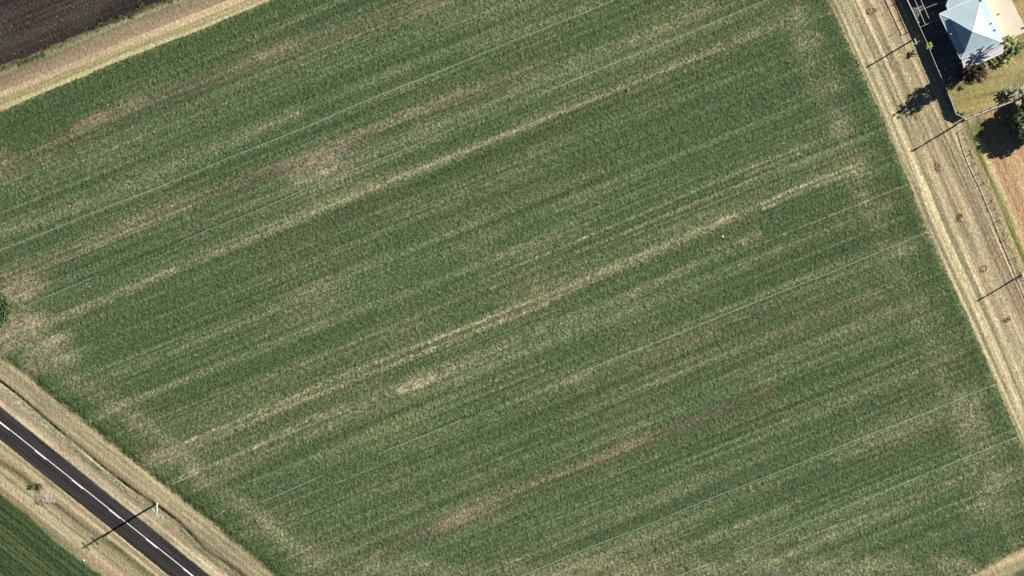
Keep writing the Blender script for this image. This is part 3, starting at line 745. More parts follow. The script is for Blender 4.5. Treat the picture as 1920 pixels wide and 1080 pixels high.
# concrete apron east of the house
bm = bmesh.new()
add_slab(bm, [V(1832, -22, 0.16), V(1866, 73, 0.16), V(1880, 79, 0.16), V(1907, 67, 0.16), V(1921, 61, 0.16), V(1926, 58, 0.16), V(1921.5, 50, 0.16), V(1896.8, 0, 0.16), V(1887, -22, 0.16)], 0.3)
cm = M['concrete']
tag(obj('concrete_apron', bm, cm), kind='structure')
def pot(px, py, r, label):
    p = V(px, py, 0.16)
    t = thing('plant_pot', label, 'pot', p)
    bm = bmesh.new(); add_tube(bm, [(0, 0, 0), (0, 0, 0.16), (0, 0, 0.22)], [r * 0.7, r, r * 1.05], 14); obj('pot', bm, M['dark'], t)
    bm = bmesh.new()
    rr = random.Random(int(px))
    for k in range(16):
        a = rr.uniform(0, 6.28)
        add_bar(bm, (0, 0, 0.2), (math.cos(a) * r * 0.9, math.sin(a) * r * 0.9, 0.2 + rr.uniform(0.04, 0.12)), 0.03, 0.01)
    obj('leaves', bm, M['leaf_deep'], t)
pot(1872.5, 26.2, 0.20, 'small dark pot standing alone in the middle of the pale concrete')
pot(1919, 52, 0.24, 'small dark pot on the outer corner of the pale concrete')

# ------------------------------------------------------------------ dark sheet fence west of the yard
def sheet_fence(name, pts_top, hgt, label, m_sheet, m_cap, parent_label='fence', post_every=2.4, capw=0.09):
    P = [V(x, y, hgt) for x, y in pts_top]
    base = P[len(P) // 2].copy(); base.z = 0
    t = thing(name, label, 'fence', base)
    bs, bc = bmesh.new(), bmesh.new()
    posts = []
    for a, b in zip(P[:-1], P[1:]):
        a0 = a - base; b0 = b - base; d = b0 - a0; L = d.length; dn = d.normalized(); nr = Vector((-dn.y, dn.x, 0))
        # corrugated panel
        k = max(2, int(L / 0.14)); prev = None
        for i in range(k + 1):
            w = 0.016 if i % 2 else -0.016
            p = a0 + d * i / k + nr * w
            vt = bs.verts.new((p.x, p.y, hgt - 0.03)); vb = bs.verts.new((p.x, p.y, 0.0))
            if prev: bs.faces.new((prev[1], vb, vt, prev[0]))
            prev = (vt, vb)
        add_bar(bc, a0, b0, capw, 0.05)
        for i in range(max(1, round(L / post_every))):
            posts.append(a0 + d * i / max(1, round(L / post_every)))
    posts.append(P[-1] - base)
    obj('panel', bs, m_sheet, t); obj('top_rail', bc, m_cap, t)
    for p in posts:
        bm = bmesh.new(); add_box(bm, (p.x, p.y, hgt / 2 + 0.01), (0.07, 0.07, hgt + 0.02)); obj('post', bm, m_cap, t)
    return t
sheet_fence('sheet_fence', [(1687, -34), (1702, 0), (1714, 26), (1725, 51), (1737, 77), (1747, 102), (1757, 126), (1767.6, 150), (1776, 171), (1785, 192), (1792.6, 214), (1809, 221.5)],
            1.62, 'long dark sheet metal fence between the grass strip and the house yard', M['sheet'], M['cap'])
def board_fence():
    pts = [(1809.5, 225), (1860, 204.5), (1905, 188), (1985, 157)]
    hgt = 1.55
    P = [V(x, y, hgt) for x, y in pts]; base = P[0].copy(); base.z = 0
    t = thing('board_fence', 'pale topped board fence between the lawn and the paddock', 'fence', base)
    bb, br_ = bmesh.new(), bmesh.new()
    rr = random.Random(5)
    for a, b in zip(P[:-1], P[1:]):
        a0, b0 = a - base, b - base; d = b0 - a0; L = d.length; ang = math.atan2(d.y, d.x)
        k = int(L / 0.13)
        for i in range(k):
            p = a0 + d * (i + 0.5) / k
            hh = hgt - 0.05 - rr.uniform(0, 0.03)
            add_box(bb, (p.x, p.y, hh / 2), (0.115, 0.022, hh), ang)
        nr = Vector((-d.y, d.x, 0)).normalized()
        for z in (0.4, 1.2):
            add_bar(br_, a0 + nr * 0.05 + Vector((0, 0, z - hgt)), b0 + nr * 0.05 + Vector((0, 0, z - hgt)), 0.045, 0.09)
        bm = bmesh.new(); add_bar(bm, a0, b0, 0.20, 0.045); obj('top_rail', bm, M['timber_pale'], t)
        for i in range(max(1, round(L / 2.4))):
            p = a0 + d * i / max(1, round(L / 2.4)) + nr * 0.11
            bm = bmesh.new(); add_box(bm, (p.x, p.y, 0.75), (0.1, 0.1, 1.5), ang); obj('post', bm, M['timber'], t)
    obj('boards', bb, M['timber'], t); obj('rail', br_, M['timber'], t)
board_fence()

# paddock fence of posts and one rail
def rail_fence():
    pts = [(1797, 243), (1807, 241), (1811, 254), (1816, 270), (1822, 287), (1829.5, 305), (1838, 323), (1847, 341), (1861, 376), (1875.5, 411), (1889.5, 446), (1904, 481), (1918.5, 517), (1934, 553), (1949, 589)]
    pts = pts[1:]
    base = V(1861, 376, 0)
    t = thing('rail_fence', 'post and rail fence along the bare paddock with weeds under it', 'fence', base)
    hgt = 1.12
    P = [V(x, y, 0) - base for x, y in pts]
    bm = bmesh.new()
    for a, b in zip(P[:-1], P[1:]):
        add_bar(bm, a + Vector((0, 0, hgt - 0.05)), b + Vector((0, 0, hgt - 0.05)), 0.07, 0.11)
    obj('top_rail', bm, M['timber'], t)
    bm = bmesh.new()
    for z in (0.35, 0.65):
        for a, b in zip(P[:-1], P[1:]):
            add_tube(bm, [a + Vector((0, 0, z)), b + Vector((0, 0, z))], 0.006, 5)
    obj('wire', bm, M['steel'], t)
    for k, p in enumerate(P):
        if 1 <= k <= 3 and k != 3: continue
        bm = bmesh.new(); add_tube(bm, [p - Vector((0, 0, 0.2)), p + Vector((0, 0, hgt + 0.08))], [0.085, 0.08], 9); obj('post', bm, M['timber'], t)
rail_fence()

# pergola frame beside the house
def pergola():
    zt = 2.62
    base = V(1735, 25, 0)
    t = thing('pergola_frame', 'open pergola frame of pale rails between the dark fence and the house', 'pergola', base)
    def pp(x, y): return V(x, y, zt) - base
    for a, b in (((1684, -36), (1725, 51)), ((1701, -34), (1735.4, 46.7)), ((1712, -34), (1745, 41.5))):
        bm = bmesh.new(); add_bar(bm, pp(*a), pp(*b), 0.11, 0.09); obj('rail', bm, M['timber_pale'], t)
    for a, b in (((1725, 51), (1765, 34.5)), ((1713.5, 24.4), (1757, 6.5)), ((1700.6, -3), (1746, -21))):
        bm = bmesh.new(); add_bar(bm, pp(*a) - Vector((0, 0, 0.09)), pp(*b) - Vector((0, 0, 0.09)), 0.09, 0.09); obj('cross_beam', bm, M['timber'], t)
    for a in ((1725, 51), (1713.5, 24.4), (1700.6, -3), (1745, 42.5), (1733, 16.5)):
        p = pp(*a); bm = bmesh.new(); add_box(bm, (p.x, p.y, (zt - 0.14) / 2), (0.09, 0.09, zt - 0.14)); obj('post', bm, M['timber'], t)
pergola()
p = V(1720.4, 36.2, 0)
t = thing('mast', 'slim pale mast rising beside the pergola frame at the dark fence', 'mast', p)
bm = bmesh.new(); add_tube(bm, [(0, 0, 0), (0, 0, 4.3)], [0.06, 0.05], 8); obj('pole', bm, M['steel'], t)
bm = bmesh.new(); add_bar(bm, (-0.25, 0.1, 4.2), (0.25, -0.1, 4.2), 0.05, 0.05); add_bar(bm, (-0.16, 0.06, 3.95), (0.16, -0.06, 3.95), 0.05, 0.05); obj('bracket', bm, M['white'], t)
bm = bmesh.new(); add_bar(bm, V(1748, 23, 0.12), V(1752, 32, 0.12), 0.22, 0.06); add_bar(bm, V(1748.8, 24.4, 0.05), V(1749.4, 24.2, 0.05), 0.3, 0.06)
tag(obj('timber_plank', bm, M['timber_pale']), 'pale plank lying on the shaded ground between pergola and house', 'plank')

# ------------------------------------------------------------------ power poles
def power_pole(px, py, hgt, arm_deg, arms, label, extra=None, r=0.18):
    b = V(px, py, 0)
    t = thing('power_pole', label, 'power pole', b, 0, 'timber power poles')
    bm = bmesh.new(); add_tube(bm, [(0, 0, -0.3), (0, 0, hgt * 0.5), (0, 0, hgt)], [r * 1.15, r, r * 0.8], 12); obj('pole', bm, M['timber_pale'], t)
    a = math.radians(arm_deg); d = Vector((math.cos(a), math.sin(a), 0)); nrm = Vector((-d.y, d.x, 0))
    for z, half in arms:
        bm = bmesh.new()
        c = nrm * (r + 0.05) + Vector((0, 0, z))
        add_bar(bm, c - d * half, c + d * half, 0.10, 0.12)
        add_bar(bm, c - d * half * 0.5, nrm * r * 0.9 + Vector((0, 0, z - 0.55)), 0.03, 0.03)
        add_bar(bm, c + d * half * 0.5, nrm * r * 0.9 + Vector((0, 0, z - 0.55)), 0.03, 0.03)
        ar = obj('crossarm', bm, M['timber_pale'], t)
        for s in (-0.92, -0.4, 0.4, 0.92):
            bm = bmesh.new(); q = c + d * half * s
            add_tube(bm, [q + Vector((0, 0, 0.06)), q + Vector((0, 0, 0.12)), q + Vector((0, 0, 0.15)), q + Vector((0, 0, 0.20)), q + Vector((0, 0, 0.25))], [0.02, 0.03, 0.075, 0.06, 0.03], 8)
            obj('insulator', bm, M['ceramic'], ar)
    if extra: extra(t, hgt, d, nrm, r)
    return t
def gear(t, hgt, d, nrm, r):
    bm = bmesh.new()
    c = nrm * (r + 0.36) + Vector((0, 0, hgt * 0.655))
    add_tube(bm, [c - Vector((0, 0, 0.45)), c - Vector((0, 0, 0.40)), c + Vector((0, 0, 0.35)), c + Vector((0, 0, 0.42))], [0.22, 0.27, 0.27, 0.20], 14)
    for k in range(10):
        a = 2 * math.pi * k / 10
        p = c + Vector((math.cos(a), math.sin(a), 0)) * 0.30
        add_box(bm, p, (0.06, 0.02, 0.6), a)
    o = obj('transformer', bm, M['ceramic'], t)
    bm = bmesh.new(); add_bar(bm, Vector((0, 0, hgt * 0.655 + 0.1)), c + Vector((0, 0, 0.1)), 0.12, 0.1); obj('bracket', bm, M['steel'], o)
power_pole(294.0, 944.0, 11.0, -50.5 + 180, [(10.3, 1.35), (8.9, 1.2)], 'tall pale timber power pole on the road verge with two crossarms', gear, 0.23)
power_pole(1714.6, 72.8, 7.0, 27, [(6.65, 1.0)], 'pale timber power pole by the dark fence beside the small palm')
power_pole(1795.0, 233.0, 6.6, 27, [(6.25, 0.9)], 'pale timber power pole at the corner where three fences meet')
power_pole(1916.5, 514.5, 6.6, 27, [(6.25, 0.9)], 'pale timber power pole at the right edge on the paddock rail fence')

# ------------------------------------------------------------------ plants
def leaf_cloud(bm, centres, n, size, rr, flat=0.25):
    """leaf sprays through a crown's volume: centres = [(Vector, radius), ...]"""
    for c, r in centres:
        k = max(6, int(n * r * r))
        for _ in range(k):
            v = Vector((rr.gauss(0, 1), rr.gauss(0, 1), rr.gauss(0, 1))).normalized() * r * (rr.random() ** 0.4)
            v.z *= 0.8
            p = c + v
            s = size * rr.uniform(0.5, 1.3)
            q = (v + Vector((rr.uniform(-.8, .8), rr.uniform(-.8, .8), rr.uniform(0, 1)))).to_track_quat('Z', 'Y')
            tw = rr.uniform(0, 6.28)
            m = q.to_matrix() @ Matrix.Rotation(tw, 3, 'Z')
            vs = [bm.verts.new(p + m @ Vector(w)) for w in ((-s * 0.35, 0, 0), (0, -s * 0.5, s * 0.1), (s * 0.35, 0, 0), (0, s * 0.8, -s * 0.12))]
            bm.faces.new(vs)
def frond(bm, base, az, length, rise, droop, rr, leaflets=16, lw=0.06, ll=0.45):
    """one arching palm frond with leaflets both sides"""
    d = Vector((math.cos(az), math.sin(az), 0)); side = Vector((-d.y, d.x, 0))
    pts = []
    for i in range(9):
        t = i / 8
        pts.append(base + d * length * (t - 0.12 * t * t) + Vector((0, 0, rise * t - droop * t * t)))
    for a, b in zip(pts[:-1], pts[1:]):
        w = 0.03
        f = [bm.verts.new(a - side * w), bm.verts.new(b - side * w), bm.verts.new(b + side * w), bm.verts.new(a + side * w)]
        bm.faces.new(f)
    for k in range(leaflets):
        t = 0.15 + 0.85 * k / leaflets
        i = min(7, int(t * 8)); p = pts[i].lerp(pts[i + 1], t * 8 - i)
        tang = (pts[i + 1] - pts[i]).normalized()
        L = ll * math.sin(math.pi * (0.18 + 0.78 * t)) * rr.uniform(0.8, 1.15)
        for s in (-1, 1):
            e = p + side * s * L * 0.85 + tang * L * 0.55 - Vector((0, 0, L * rr.uniform(0.1, 0.45)))
            wv = tang * lw
            vs = [bm.verts.new(p - wv), bm.verts.new(p + wv), bm.verts.new(p.lerp(e, 0.6) + wv * 0.8), bm.verts.new(e), bm.verts.new(p.lerp(e, 0.6) - wv * 0.8)]
            bm.faces.new(vs)
def palm(px, py, top, hgt, nf, length, m, label, seed, trunk_r=0.12, spread=(0.2, 1.0), lw=0.06, ll=0.5, name='palm', group=None):
    """crown seen at (px, py) at height hgt"""
    c = V(px, py, hgt)
    b = Vector((c.x, c.y, 0))
    t = thing(name, label, 'palm', b, 0, group)
    rr = random.Random(seed)
    bm = bmesh.new()
    add_tube(bm, [(0, 0, -0.2), (0.05, 0.03, hgt * 0.5), (0, 0, hgt)], [trunk_r * 1.3, trunk_r, trunk_r * 0.8], 10)
    obj('trunk', bm, M['bark'], t)
    bm = bmesh.new()
    for k in range(nf):
        az = k * 2.399 + rr.uniform(-0.3, 0.3)
        e = spread[0] + (spread[1] - spread[0]) * ((k + 0.5) / nf)
        L = length * rr.uniform(0.75, 1.1)
        frond(bm, Vector((0, 0, hgt)), az, L * math.cos(e * 0.9), L * math.sin(e), L * rr.uniform(0.35, 0.75), rr, 12, lw, ll * rr.uniform(0.55, 0.8))
    obj('crown', bm, m, t)
    return t
def bush(name, px, py, blobs, m, label, cat, n, size, seed, stem=True, group=None):
    b = V(px, py, 0)
    t = thing(name, label, cat, b, 0, group)
    rr = random.Random(seed)
    bm = bmesh.new()
    leaf_cloud(bm, [(Vector(c), r) for c, r in blobs], n, size, rr)
    obj('foliage', bm, m, t)
    if stem:
        bm = bmesh.new()
        for c, r in blobs[:10]:
            c = Vector(c)
            add_tube(bm, [(0, 0, -0.1), (c.x * 0.4, c.y * 0.4, c.z * 0.55), tuple(c)], [0.09, 0.05, 0.02], 6)
        obj('stem', bm, M['bark'], t)
    return t
# small palm over the dark fence
palm(1742, 86, 0, 2.7, 13, 1.25, M['leaf_palm'], 'small yellow green palm leaning over the dark sheet fence by a power pole', 21, 0.08, (0.0, 0.9), 0.07, 0.42)
# palms at the south east corner of the house
palm(1893, 80, 0, 8.4, 16, 2.7, M['leaf_palm'], 'tallest yellow green palm at the house corner beside the concrete', 31, 0.16, (-0.2, 0.95), 0.10, 0.75)
palm(1903, 93, 0, 1.9, 15, 2.0, M['leaf_deep'], 'dark green palm beside the tallest palm, on its lawn side', 33, 0.14, (-0.2, 1.0), 0.09, 0.7)
palm(1888, 112, 0, 1.5, 13, 2.0, M['leaf_palm'], 'low bright palm on the lawn off the end of the awning', 35, 0.12, (0.05, 1.1), 0.08, 0.55)
palm(1862, 115, 0, 1.2, 12, 1.7, M['leaf_palm'], 'low spiky palm in front of the middle of the awning', 37, 0.1, (0.05, 1.1), 0.08, 0.5)
palm(1846, 125, 0, 1.2, 12, 1.7, M['leaf_grey'], 'low grey green spiky palm between the awning and the rust coloured tree', 39, 0.1, (0.05, 1.1), 0.08, 0.5)
palm(1876, 106, 0, 1.2, 11, 1.4, M['leaf_deep'], 'small dark spiky palm tucked against the right part of the awning', 41, 0.1, (0.05, 1.1), 0.07, 0.45)
# tall dark tree at the house corner
def dark_tree():
    b = V(1822, 128, 0)
    t = thing('garden_tree', 'tall dark tree with rust coloured foliage on one side near the awning end', 'tree', b)
    rr = random.Random(51)
    bm = bmesh.new()
    tips = []
    add_tube(bm, [(0, 0, -0.2), (0.05, 0.05, 2.5), (0, 0.1, 5.0), (0.1, 0.0, 8.0)], [0.28, 0.22, 0.14, 0.04], 10)
    for k in range(9):
        a = k * 0.72 + rr.uniform(-0.2, 0.2); z0 = 1.5 + 0.3 * k
        L = rr.uniform(1.0, 1.9); ez = z0 + rr.uniform(1.6, 3.4)
        e = Vector((math.cos(a) * L * 1.2, math.sin(a) * L * 0.8, ez))
        m = Vector((e.x * 0.6, e.y * 0.6, z0 + (ez - z0) * 0.35))
        add_tube(bm, [(0, 0.05, z0), tuple(m), tuple(e)], [0.11, 0.07, 0.025], 7)
        tips += [(m, 0.75), (e, 0.7), (m.lerp(e, 0.5), 0.65), (e + Vector((rr.uniform(-.2, .2), rr.uniform(-.2, .2), 0.8)), 0.42)]
    tips += [(Vector((0.1, 0, 7.2)), 0.65), (Vector((0.1, 0, 8.2)), 0.5), (Vector((0.1, 0.05, 9.0)), 0.3), (Vector((0, 0.1, 6.0)), 0.9)]
    for k in range(7):
        a = k * 0.9; q = rr.uniform(0.9, 1.9); z_ = rr.uniform(5.0, 6.4)
        for j in range(4): tips.append((Vector((math.cos(a) * (q * 0.6 + 0.13 * j), math.sin(a) * (q * 0.6 + 0.13 * j), z_ + 0.62 * j)), 0.46 - 0.07 * j))
    tips = [(Vector((c.x * 1.3, c.y * 1.15, c.z * 1.27)), r * 1.05) for c, r in tips]
    for v in bm.verts: v.co = Vector((v.co.x * 1.3, v.co.y * 1.15, v.co.z * 1.27))
    obj('trunk', bm, M['bark'], t)
    bm = bmesh.new(); leaf_cloud(bm, [(c, r * 1.0) for c, r in tips], 300, 0.30, rr); obj('crown', bm, M['leaf_dark'], t)
    bm = bmesh.new()
    leaf_cloud(bm, [(Vector((2.7 + rr.uniform(-0.5, 0.8), -0.7 + rr.uniform(-1.2, 1.0), rr.uniform(1.4, 3.8))), rr.uniform(0.35, 0.7)) for _ in range(12)], 170, 0.26, rr)
    o = obj('rust_foliage', bm, M['leaf_rust'], t); o['label'] = 'rust coloured foliage on the sunny side'
dark_tree()
rr = random.Random(61)
bush('shrub', 1806, 140, [((rr.uniform(-1.6, 1.4), rr.uniform(-0.8, 0.8), rr.uniform(0.3, 1.2)), rr.uniform(0.4, 0.7)) for _ in range(10)], M['leaf_dark'], 'dark low shrub in the shade between the dark fence and the awning', 'shrub', 150, 0.26, 62)
bush('shrub', 1872, 103, [((rr.uniform(-1.6, 1.6), rr.uniform(-0.5, 0.5), rr.uniform(0.3, 0.9)), rr.uniform(0.35, 0.55)) for _ in range(10)], M['leaf_green'], 'green low shrub under the right end of the awning among spiky palms', 'shrub', 150, 0.24, 63)
rr = random.Random(66)
bush('shrub', 1852, 116, [((rr.uniform(-1.8, 1.8), rr.uniform(-0.7, 0.5), rr.uniform(0.3, 1.3)), rr.uniform(0.4, 0.65)) for _ in range(12)], M['leaf_weed'], 'green leafy shrub under the middle of the awning edge, between two low palms', 'shrub', 150, 0.26, 67)
bush('shrub', 1890, 98, [((rr.uniform(-1.2, 1.2), rr.uniform(-0.8, 0.6), rr.uniform(0.3, 1.4)), rr.uniform(0.4, 0.65)) for _ in range(11)], M['leaf_green'], 'green shrub between the dark palm and the low bright palm', 'shrub', 150, 0.26, 68)
bush('shrub', 1912, 82, [((rr.uniform(-0.9, 1.4), rr.uniform(-0.9, 0.7), rr.uniform(0.3, 1.4)), rr.uniform(0.4, 0.7)) for _ in range(9)], M['leaf_dark'], 'dark shrub below the outer corner of the pale concrete', 'shrub', 150, 0.26, 64)
bush('shrub', 1800, 213, [((rr.uniform(-1.0, 0.9), rr.uniform(-0.5, 0.5), rr.uniform(0.15, 0.5)), rr.uniform(0.25, 0.4)) for _ in range(8)], M['leaf_weed'], 'small green shrub inside the bottom corner of the dark sheet fence', 'shrub', 190, 0.18, 65)
palm(1889, 172, 0, 1.0, 13, 1.7, M['leaf_grey'], 'low grey fronded palm by the lawn fence, left of the larger fronds', 71, 0.1, (0.0, 1.2), 0.07, 0.5)
palm(1910, 172, 0, 2.0, 15, 2.5, M['leaf_grey'], 'larger grey fronded palm at the right edge by the lawn fence', 73, 0.14, (0.0, 1.1), 0.09, 0.65)
# big tree standing mostly outside the right edge; its shade falls on the paddock
def paddock_tree():
    b = V(1936, 217, 0)
    t = thing('shade_tree', 'large dark green tree at the right edge shading the paddock', 'tree', b)
    rr = random.Random(81)
    bm = bmesh.new()
    add_tube(bm, [(0, 0, -0.3), (0.1, 0.1, 1.6), (0, 0, 3.0)], [0.45, 0.36, 0.28], 10)
    bl = []
    for k in range(30):
        a = k * 2.399; r = 5.3 * math.sqrt((k + 0.5) / 30)
        z = 3.3 + 2.1 * math.sqrt(max(0, 1 - (r / 5.6) ** 2)) + rr.uniform(-0.5, 0.4)
        c = Vector((math.cos(a) * r, math.sin(a) * r, z)); bl.append((c, rr.uniform(0.9, 1.35)))
        if k % 2: bl.append((Vector((c.x * 1.02, c.y * 1.02, z - 1.5)), rr.uniform(0.8, 1.2)))
        if k % 3 == 0: add_tube(bm, [(0, 0, 2.4), (c.x * 0.5, c.y * 0.5, 3.2), tuple(c)], [0.2, 0.11, 0.03], 7)
    obj('trunk', bm, M['bark'], t)
    bm = bmesh.new(); leaf_cloud(bm, bl, 130, 0.55, rr)
    for k in range(46):
        a = k * 2.399; r = 3.6 + 1.3 * rr.random()
        frond(bm, Vector((math.cos(a) * r * 0.75, math.sin(a) * r * 0.75, 4.2 + rr.uniform(-0.8, 1.2))), a, rr.uniform(1.4, 2.0), 0.3, 0.9, rr, 10, 0.09, 0.55)
    obj('crown', bm, M['leaf_deep'], t)
paddock_tree()
# round bush at the left edge
rr = random.Random(91)
bl = []
for k in range(46):
    a = k * 2.399; r = 3.9 * math.sqrt((k + 0.5) / 46)
    z = 0.5 + 1.1 * math.sqrt(max(0, 1 - (r / 4.3) ** 2)) + rr.uniform(-0.3, 0.3)
    bl.append(((math.cos(a) * r, math.sin(a) * r, z), rr.uniform(0.6, 1.0)))
    if r > 2: bl.append(((math.cos(a) * r, math.sin(a) * r, max(0.4, z - 1.2)), rr.uniform(0.6, 0.9)))
bush('round_bush', -9, 579, bl, M['leaf_green'], 'round dense green bush at the left edge of the crop', 'bush', 150, 0.36, 92)
# tufts at the roadside mound
bush('shrub', 68, 910, [((rr.uniform(-1.6, 1.6), rr.uniform(-0.5, 0.5), rr.uniform(0.1, 0.6)), rr.uniform(0.3, 0.5)) for _ in range(12)], M['leaf_weed'], 'dark green weedy shrub beside the grey rubble heap at the road', 'shrub', 160, 0.22, 93)
# weeds along the tilled soil
proto = []
for k in range(4):
    rr = random.Random(100 + k)
    bm = bmesh.new()
    leaf_cloud(bm, [(Vector((-0.6 + 0.26 * j, rr.uniform(-0.15, 0.15), rr.uniform(0.1, 0.3))), rr.uniform(0.26, 0.42)) for j in range(5)], 260, 0.17, rr)
    me = bpy.data.meshes.new('weed_clump'); bm.to_mesh(me); bm.free(); me.materials.append(M['leaf_weed']); proto.append(me)
rr = random.Random(111)
for k in range(44):
    x = rr.uniform(-10, 330) if k % 3 else rr.uniform(190, 275)
    y = ip(x, TL) - (75 + rr.gauss(0, 3.5)) / 0.927
    if y < -12: continue
    o = bpy.data.objects.new('weed_clump', rr.choice(proto)); col.objects.link(o)
    o.location = V(x, y, 0.0); o.rotation_euler = (0, 0, math.radians(ROW) + rr.uniform(-0.5, 0.5)); s = rr.uniform(0.4, 1.05)
    o.scale = (s, s, s)
    tag(o, 'low green weed clump along the edge of the dark ploughed soil', 'weeds', 'weed clumps along the ploughed soil')

# dry stalks and clods nobody could count
def tufts(name, spots, m, size, seed, k=7):
    rr = random.Random(seed); bm = bmesh.new()
    for (x, y) in spots:
        b = V(x, y, max(0.0, ground_z(x, y)) - 0.02); s = size * rr.uniform(0.5, 1.3)
        for _ in range(k):
            a = rr.uniform(0, 6.28); L = s * rr.uniform(0.5, 1.0); w = 0.05 * rr.uniform(0.6, 1.5)
            d = Vector((math.cos(a), math.sin(a), 0)); n = Vector((-d.y, d.x, 0)) * w
            e = b + d * L * 0.7 + Vector((0, 0, L * 0.6))
            bm.faces.new([bm.verts.new(b - n), bm.verts.new(b + n), bm.verts.new(e + n * 0.4), bm.verts.new(e - n * 0.4)])
    return tag(obj(name, bm, m), kind='stuff')
rr = random.Random(121)
spots = []
while len(spots) < 200:
    x = rr.uniform(-30, 330); y = rr.uniform(-25, 150)
    if ip(x, TL) - y > 86 + rr.random() * 6: spots.append((x, y))
tufts('dry_weeds', spots, M['straw'], 0.20, 122, 5)
spots = []
for _ in range(520):
    t = rr.random()
    yy = 246 + t * 345; xx = ip(yy, [(p[1], p[0]) for p in PF]) + rr.gauss(0, 4.0) - 2
    spots.append((xx, yy))
tufts('fence_weeds', spots, M['straw'], 0.30, 123, 5)
spots = []
for _ in range(620):
    k = rr.randrange(len(DITCH) - 1); t = rr.random()
    (ax, ay), (bx, by) = DITCH[k], DITCH[k + 1]; o = rr.gauss(4.5, 2.2)
    spots.append((ax + (bx - ax) * t - 0.62 * o, ay + (by - ay) * t + 0.78 * o))
tufts('ditch_weeds', spots, M['straw'], 0.30, 124, 6)

# ------------------------------------------------------------------ dug patches along the strip, rubble heap
def lump(bm, c, r, rr, sub=1):
    m = Matrix.Translation(c) @ Matrix.Rotation(rr.uniform(0, 6), 4, 'Z') @ Matrix.Diagonal((r * rr.uniform(.7, 1.3), r * rr.uniform(.7, 1.3), r * rr.uniform(.5, .9), 1))
    g = bmesh.ops.create_icosphere(bm, subdivisions=sub, radius=1.0, matrix=m)
    for v in g['verts']:
        v.co += Vector((rr.uniform(-1, 1), rr.uniform(-1, 1), rr.uniform(-1, 1))) * r * 0.18
def dug_patch(px, py, R, label, seed, dark=0.5, npale=8, ntwig=0):
    b = V(px, py, 0)
    t = thing('dug_patch', label, 'dug earth', b, 0, 'dug patches in a row along the grass strip')
    rr = random.Random(seed)
    # broken ring of turned soil around a hollow
    bm = bmesh.new(); rings = []
    for i, (f, z) in enumerate(((0.02, 0.06), (0.25, 0.05), (0.45, 0.11), (0.65, 0.15), (0.85, 0.09), (1.05, 0.0))):
        ring = []
        for k in range(26):
            a = 2 * math.pi * k / 26
            rad = R * f * (1 + 0.18 * math.sin(2 * a + seed) + rr.uniform(-0.10, 0.10))
            ring.append(bm.verts.new((math.cos(a) * rad, math.sin(a) * rad * 0.95, max(-0.02, z * rr.uniform(0.2, 1.3)) + 0.02 - (0.06 if f > 1 else 0))))
        rings.append(ring)
    for a, c in zip(rings[:-1], rings[1:]):
        for k in range(26): bm.faces.new((a[k], c[k], c[(k + 1) % 26], a[(k + 1) % 26]))
    bm.faces.new(rings[0])
    bmesh.ops.recalc_face_normals(bm, faces=bm.faces[:])
    cmat = mat('turned soil', alb(*(int(v) for v in (172 - 62 * dark, 152 - 62 * dark, 116 - 54 * dark))), 1.0, 0, 0.45, 3.5, 0.8, 9)
    obj('soil_ring', bm, cmat, t)
    for k in range(int(8 + 6 * dark)):
        bm = bmesh.new(); a = rr.uniform(0, 6.28); q = R * rr.uniform(0.1, 0.9)
        lump(bm, Vector((math.cos(a) * q, math.sin(a) * q, 0.08)), rr.uniform(0.08, 0.18), rr)
        obj('clod', bm, M['stone'], t)
    for k in range(int(npale * 0.7)):
        bm = bmesh.new(); a = rr.uniform(0, 6.28); q = R * rr.uniform(0.0, 0.75)
        lump(bm, Vector((math.cos(a) * q, math.sin(a) * q, 0.10)), rr.uniform(0.06, 0.14), rr)
        obj('clod', bm, M['stone_pale'], t)
    if ntwig:
        for k in range(ntwig):
            bm = bmesh.new(); a = rr.uniform(0, 6.28); L = rr.uniform(0.5, 1.2)
            add_tube(bm, [(0, 0, 0.05), (math.cos(a) * L * 0.5, math.sin(a) * L * 0.5, L * 0.45), (math.cos(a) * L, math.sin(a) * L, L * 0.6)], [0.035, 0.025, 0.01], 5)
            obj('twig', bm, M['bark'], t)
    return t
dug_patch(1634, 21, 1.25, 'brown dug patch nearest the top edge of the grass strip', 1, 0.55, 12)
dug_patch(1678, 120, 1.30, 'palest dug patch, just below the shadow of the pole by the small palm', 2, 0.15, 18)
dug_patch(1720, 218, 0.85, 'smallest dug patch on the grass strip, beside the tip of the tree shadow', 3, 0.25, 8)
dug_patch(1758, 313, 1.15, 'grey brown dug patch on the grass strip below the shadow of the fence corner pole', 4, 0.6, 10)
dug_patch(1799.5, 408, 1.10, 'darkest dug patch on the grass strip, with a hollow centre', 5, 0.95, 4, 4)
dug_patch(1844, 504, 1.15, 'dug patch with pale clods at its centre just above the lowest pole shadow', 6, 0.55, 14)
dug_patch(1888, 600, 0.95, 'twiggy dark dug patch below the lowest pole shadow on the grass strip', 7, 0.7, 3, 9)
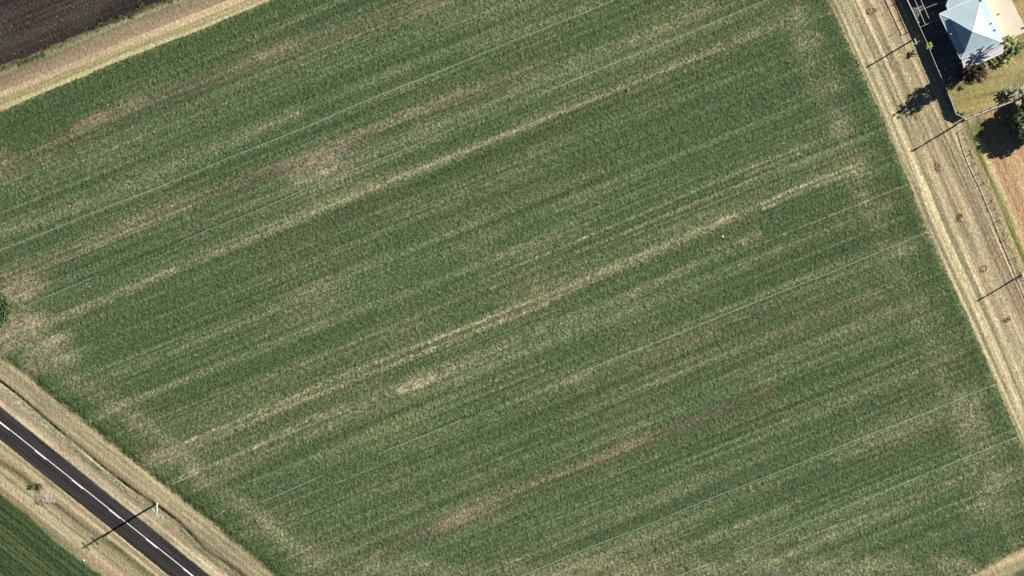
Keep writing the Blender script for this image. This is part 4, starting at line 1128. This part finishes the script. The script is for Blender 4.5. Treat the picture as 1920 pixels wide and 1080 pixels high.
def rubble_heap():
    b = V(85, 933, 0)
    t = thing('rubble_heap', 'grey rubble heap with loose stones and sticks on the far side of the road', 'rubble heap', b)
    rr = random.Random(131)
    bm = bmesh.new(); rings = []
    wob = lambda a: 1 + 0.10 * math.sin(2 * a + 0.6) + 0.07 * math.sin(3 * a + 2.0) + 0.05 * math.sin(5 * a) + 0.03 * math.sin(9 * a + 1)
    for f, z in ((0.02, 0.34), (0.3, 0.33), (0.55, 0.26), (0.8, 0.14), (1.05, -0.05)):
        rings.append([bm.verts.new((math.cos(a) * 2.8 * f * wob(a) * (1 + rr.uniform(-.04, .04)), math.sin(a) * 2.1 * f * wob(a) * (1 + rr.uniform(-.04, .04)), z + rr.uniform(-.06, .06)))
                      for a in [2 * math.pi * k / 34 for k in range(34)]])
    for a, c in zip(rings[:-1], rings[1:]):
        for k in range(34): bm.faces.new((a[k], c[k], c[(k + 1) % 34], a[(k + 1) % 34]))
    bm.faces.new(rings[0]); bmesh.ops.recalc_face_normals(bm, faces=bm.faces[:])
    obj('mound', bm, mat('grey spoil', alb(178, 162, 138), 1.0, 0, 0.35, 2.2, 0.8, 7), t)
    for k in range(46):
        bm = bmesh.new(); a = rr.uniform(0, 6.28); q = rr.uniform(0.1, 1.0)
        lump(bm, Vector((math.cos(a) * q * 2.6, math.sin(a) * q * 1.8, 0.30 - 0.25 * q)), rr.uniform(0.08, 0.24), rr)
        obj('stone', bm, M['stone'], t)
    for x, y, s in ((0.1, 0.2, 0.5), (0.55, 0.45, 0.28), (1.3, 0.4, 0.3), (-0.5, -0.75, 0.26), (0.3, -0.2, 0.4)):
        bm = bmesh.new(); add_box(bm, (x, y, 0.36), (s * 1.4, s, 0.16), rr.uniform(0, 3), Matrix.Rotation(rr.uniform(-0.2, 0.2), 4, 'X'))
        obj('concrete_block', bm, M['stone_pale'], t)
rubble_heap()
def marker_post():
    b = V(78.5, 937, 0)
    t = thing('marker_post', 'short dark post standing at the edge of the grey rubble heap', 'post', b)
    bm = bmesh.new(); add_tube(bm, [(0, 0, -0.1), (0, 0, 1.15)], [0.07, 0.06], 8); obj('post', bm, M['timber'], t)
    bm = bmesh.new(); add_box(bm, (0, 0, 1.1), (0.3, 0.05, 0.16), -0.8); obj('plate', bm, M['dark'], t)
marker_post()

# ------------------------------------------------------------------ small white markers
def marker(px, py, z, s, label):
    b = V(px, py, z)
    bm = bmesh.new()
    add_tube(bm, [(0, 0, -0.25), (0, 0, 0.12), (0, 0, 0.20)], [s, s, s * 0.6], 10)
    o = tag(obj('white_marker', bm, M['white']), label, 'marker'); o.location = b
marker(1355, 443.5, 0.30, 0.20, 'small bright white cap standing alone in the middle of the crop')
marker(157, 1051, 0.15, 0.20, 'small white cap at the edge of the green field across the road')
marker(168, 537, 0.22, 0.10, 'small pale cap in the crop beside the hose near the round bush')
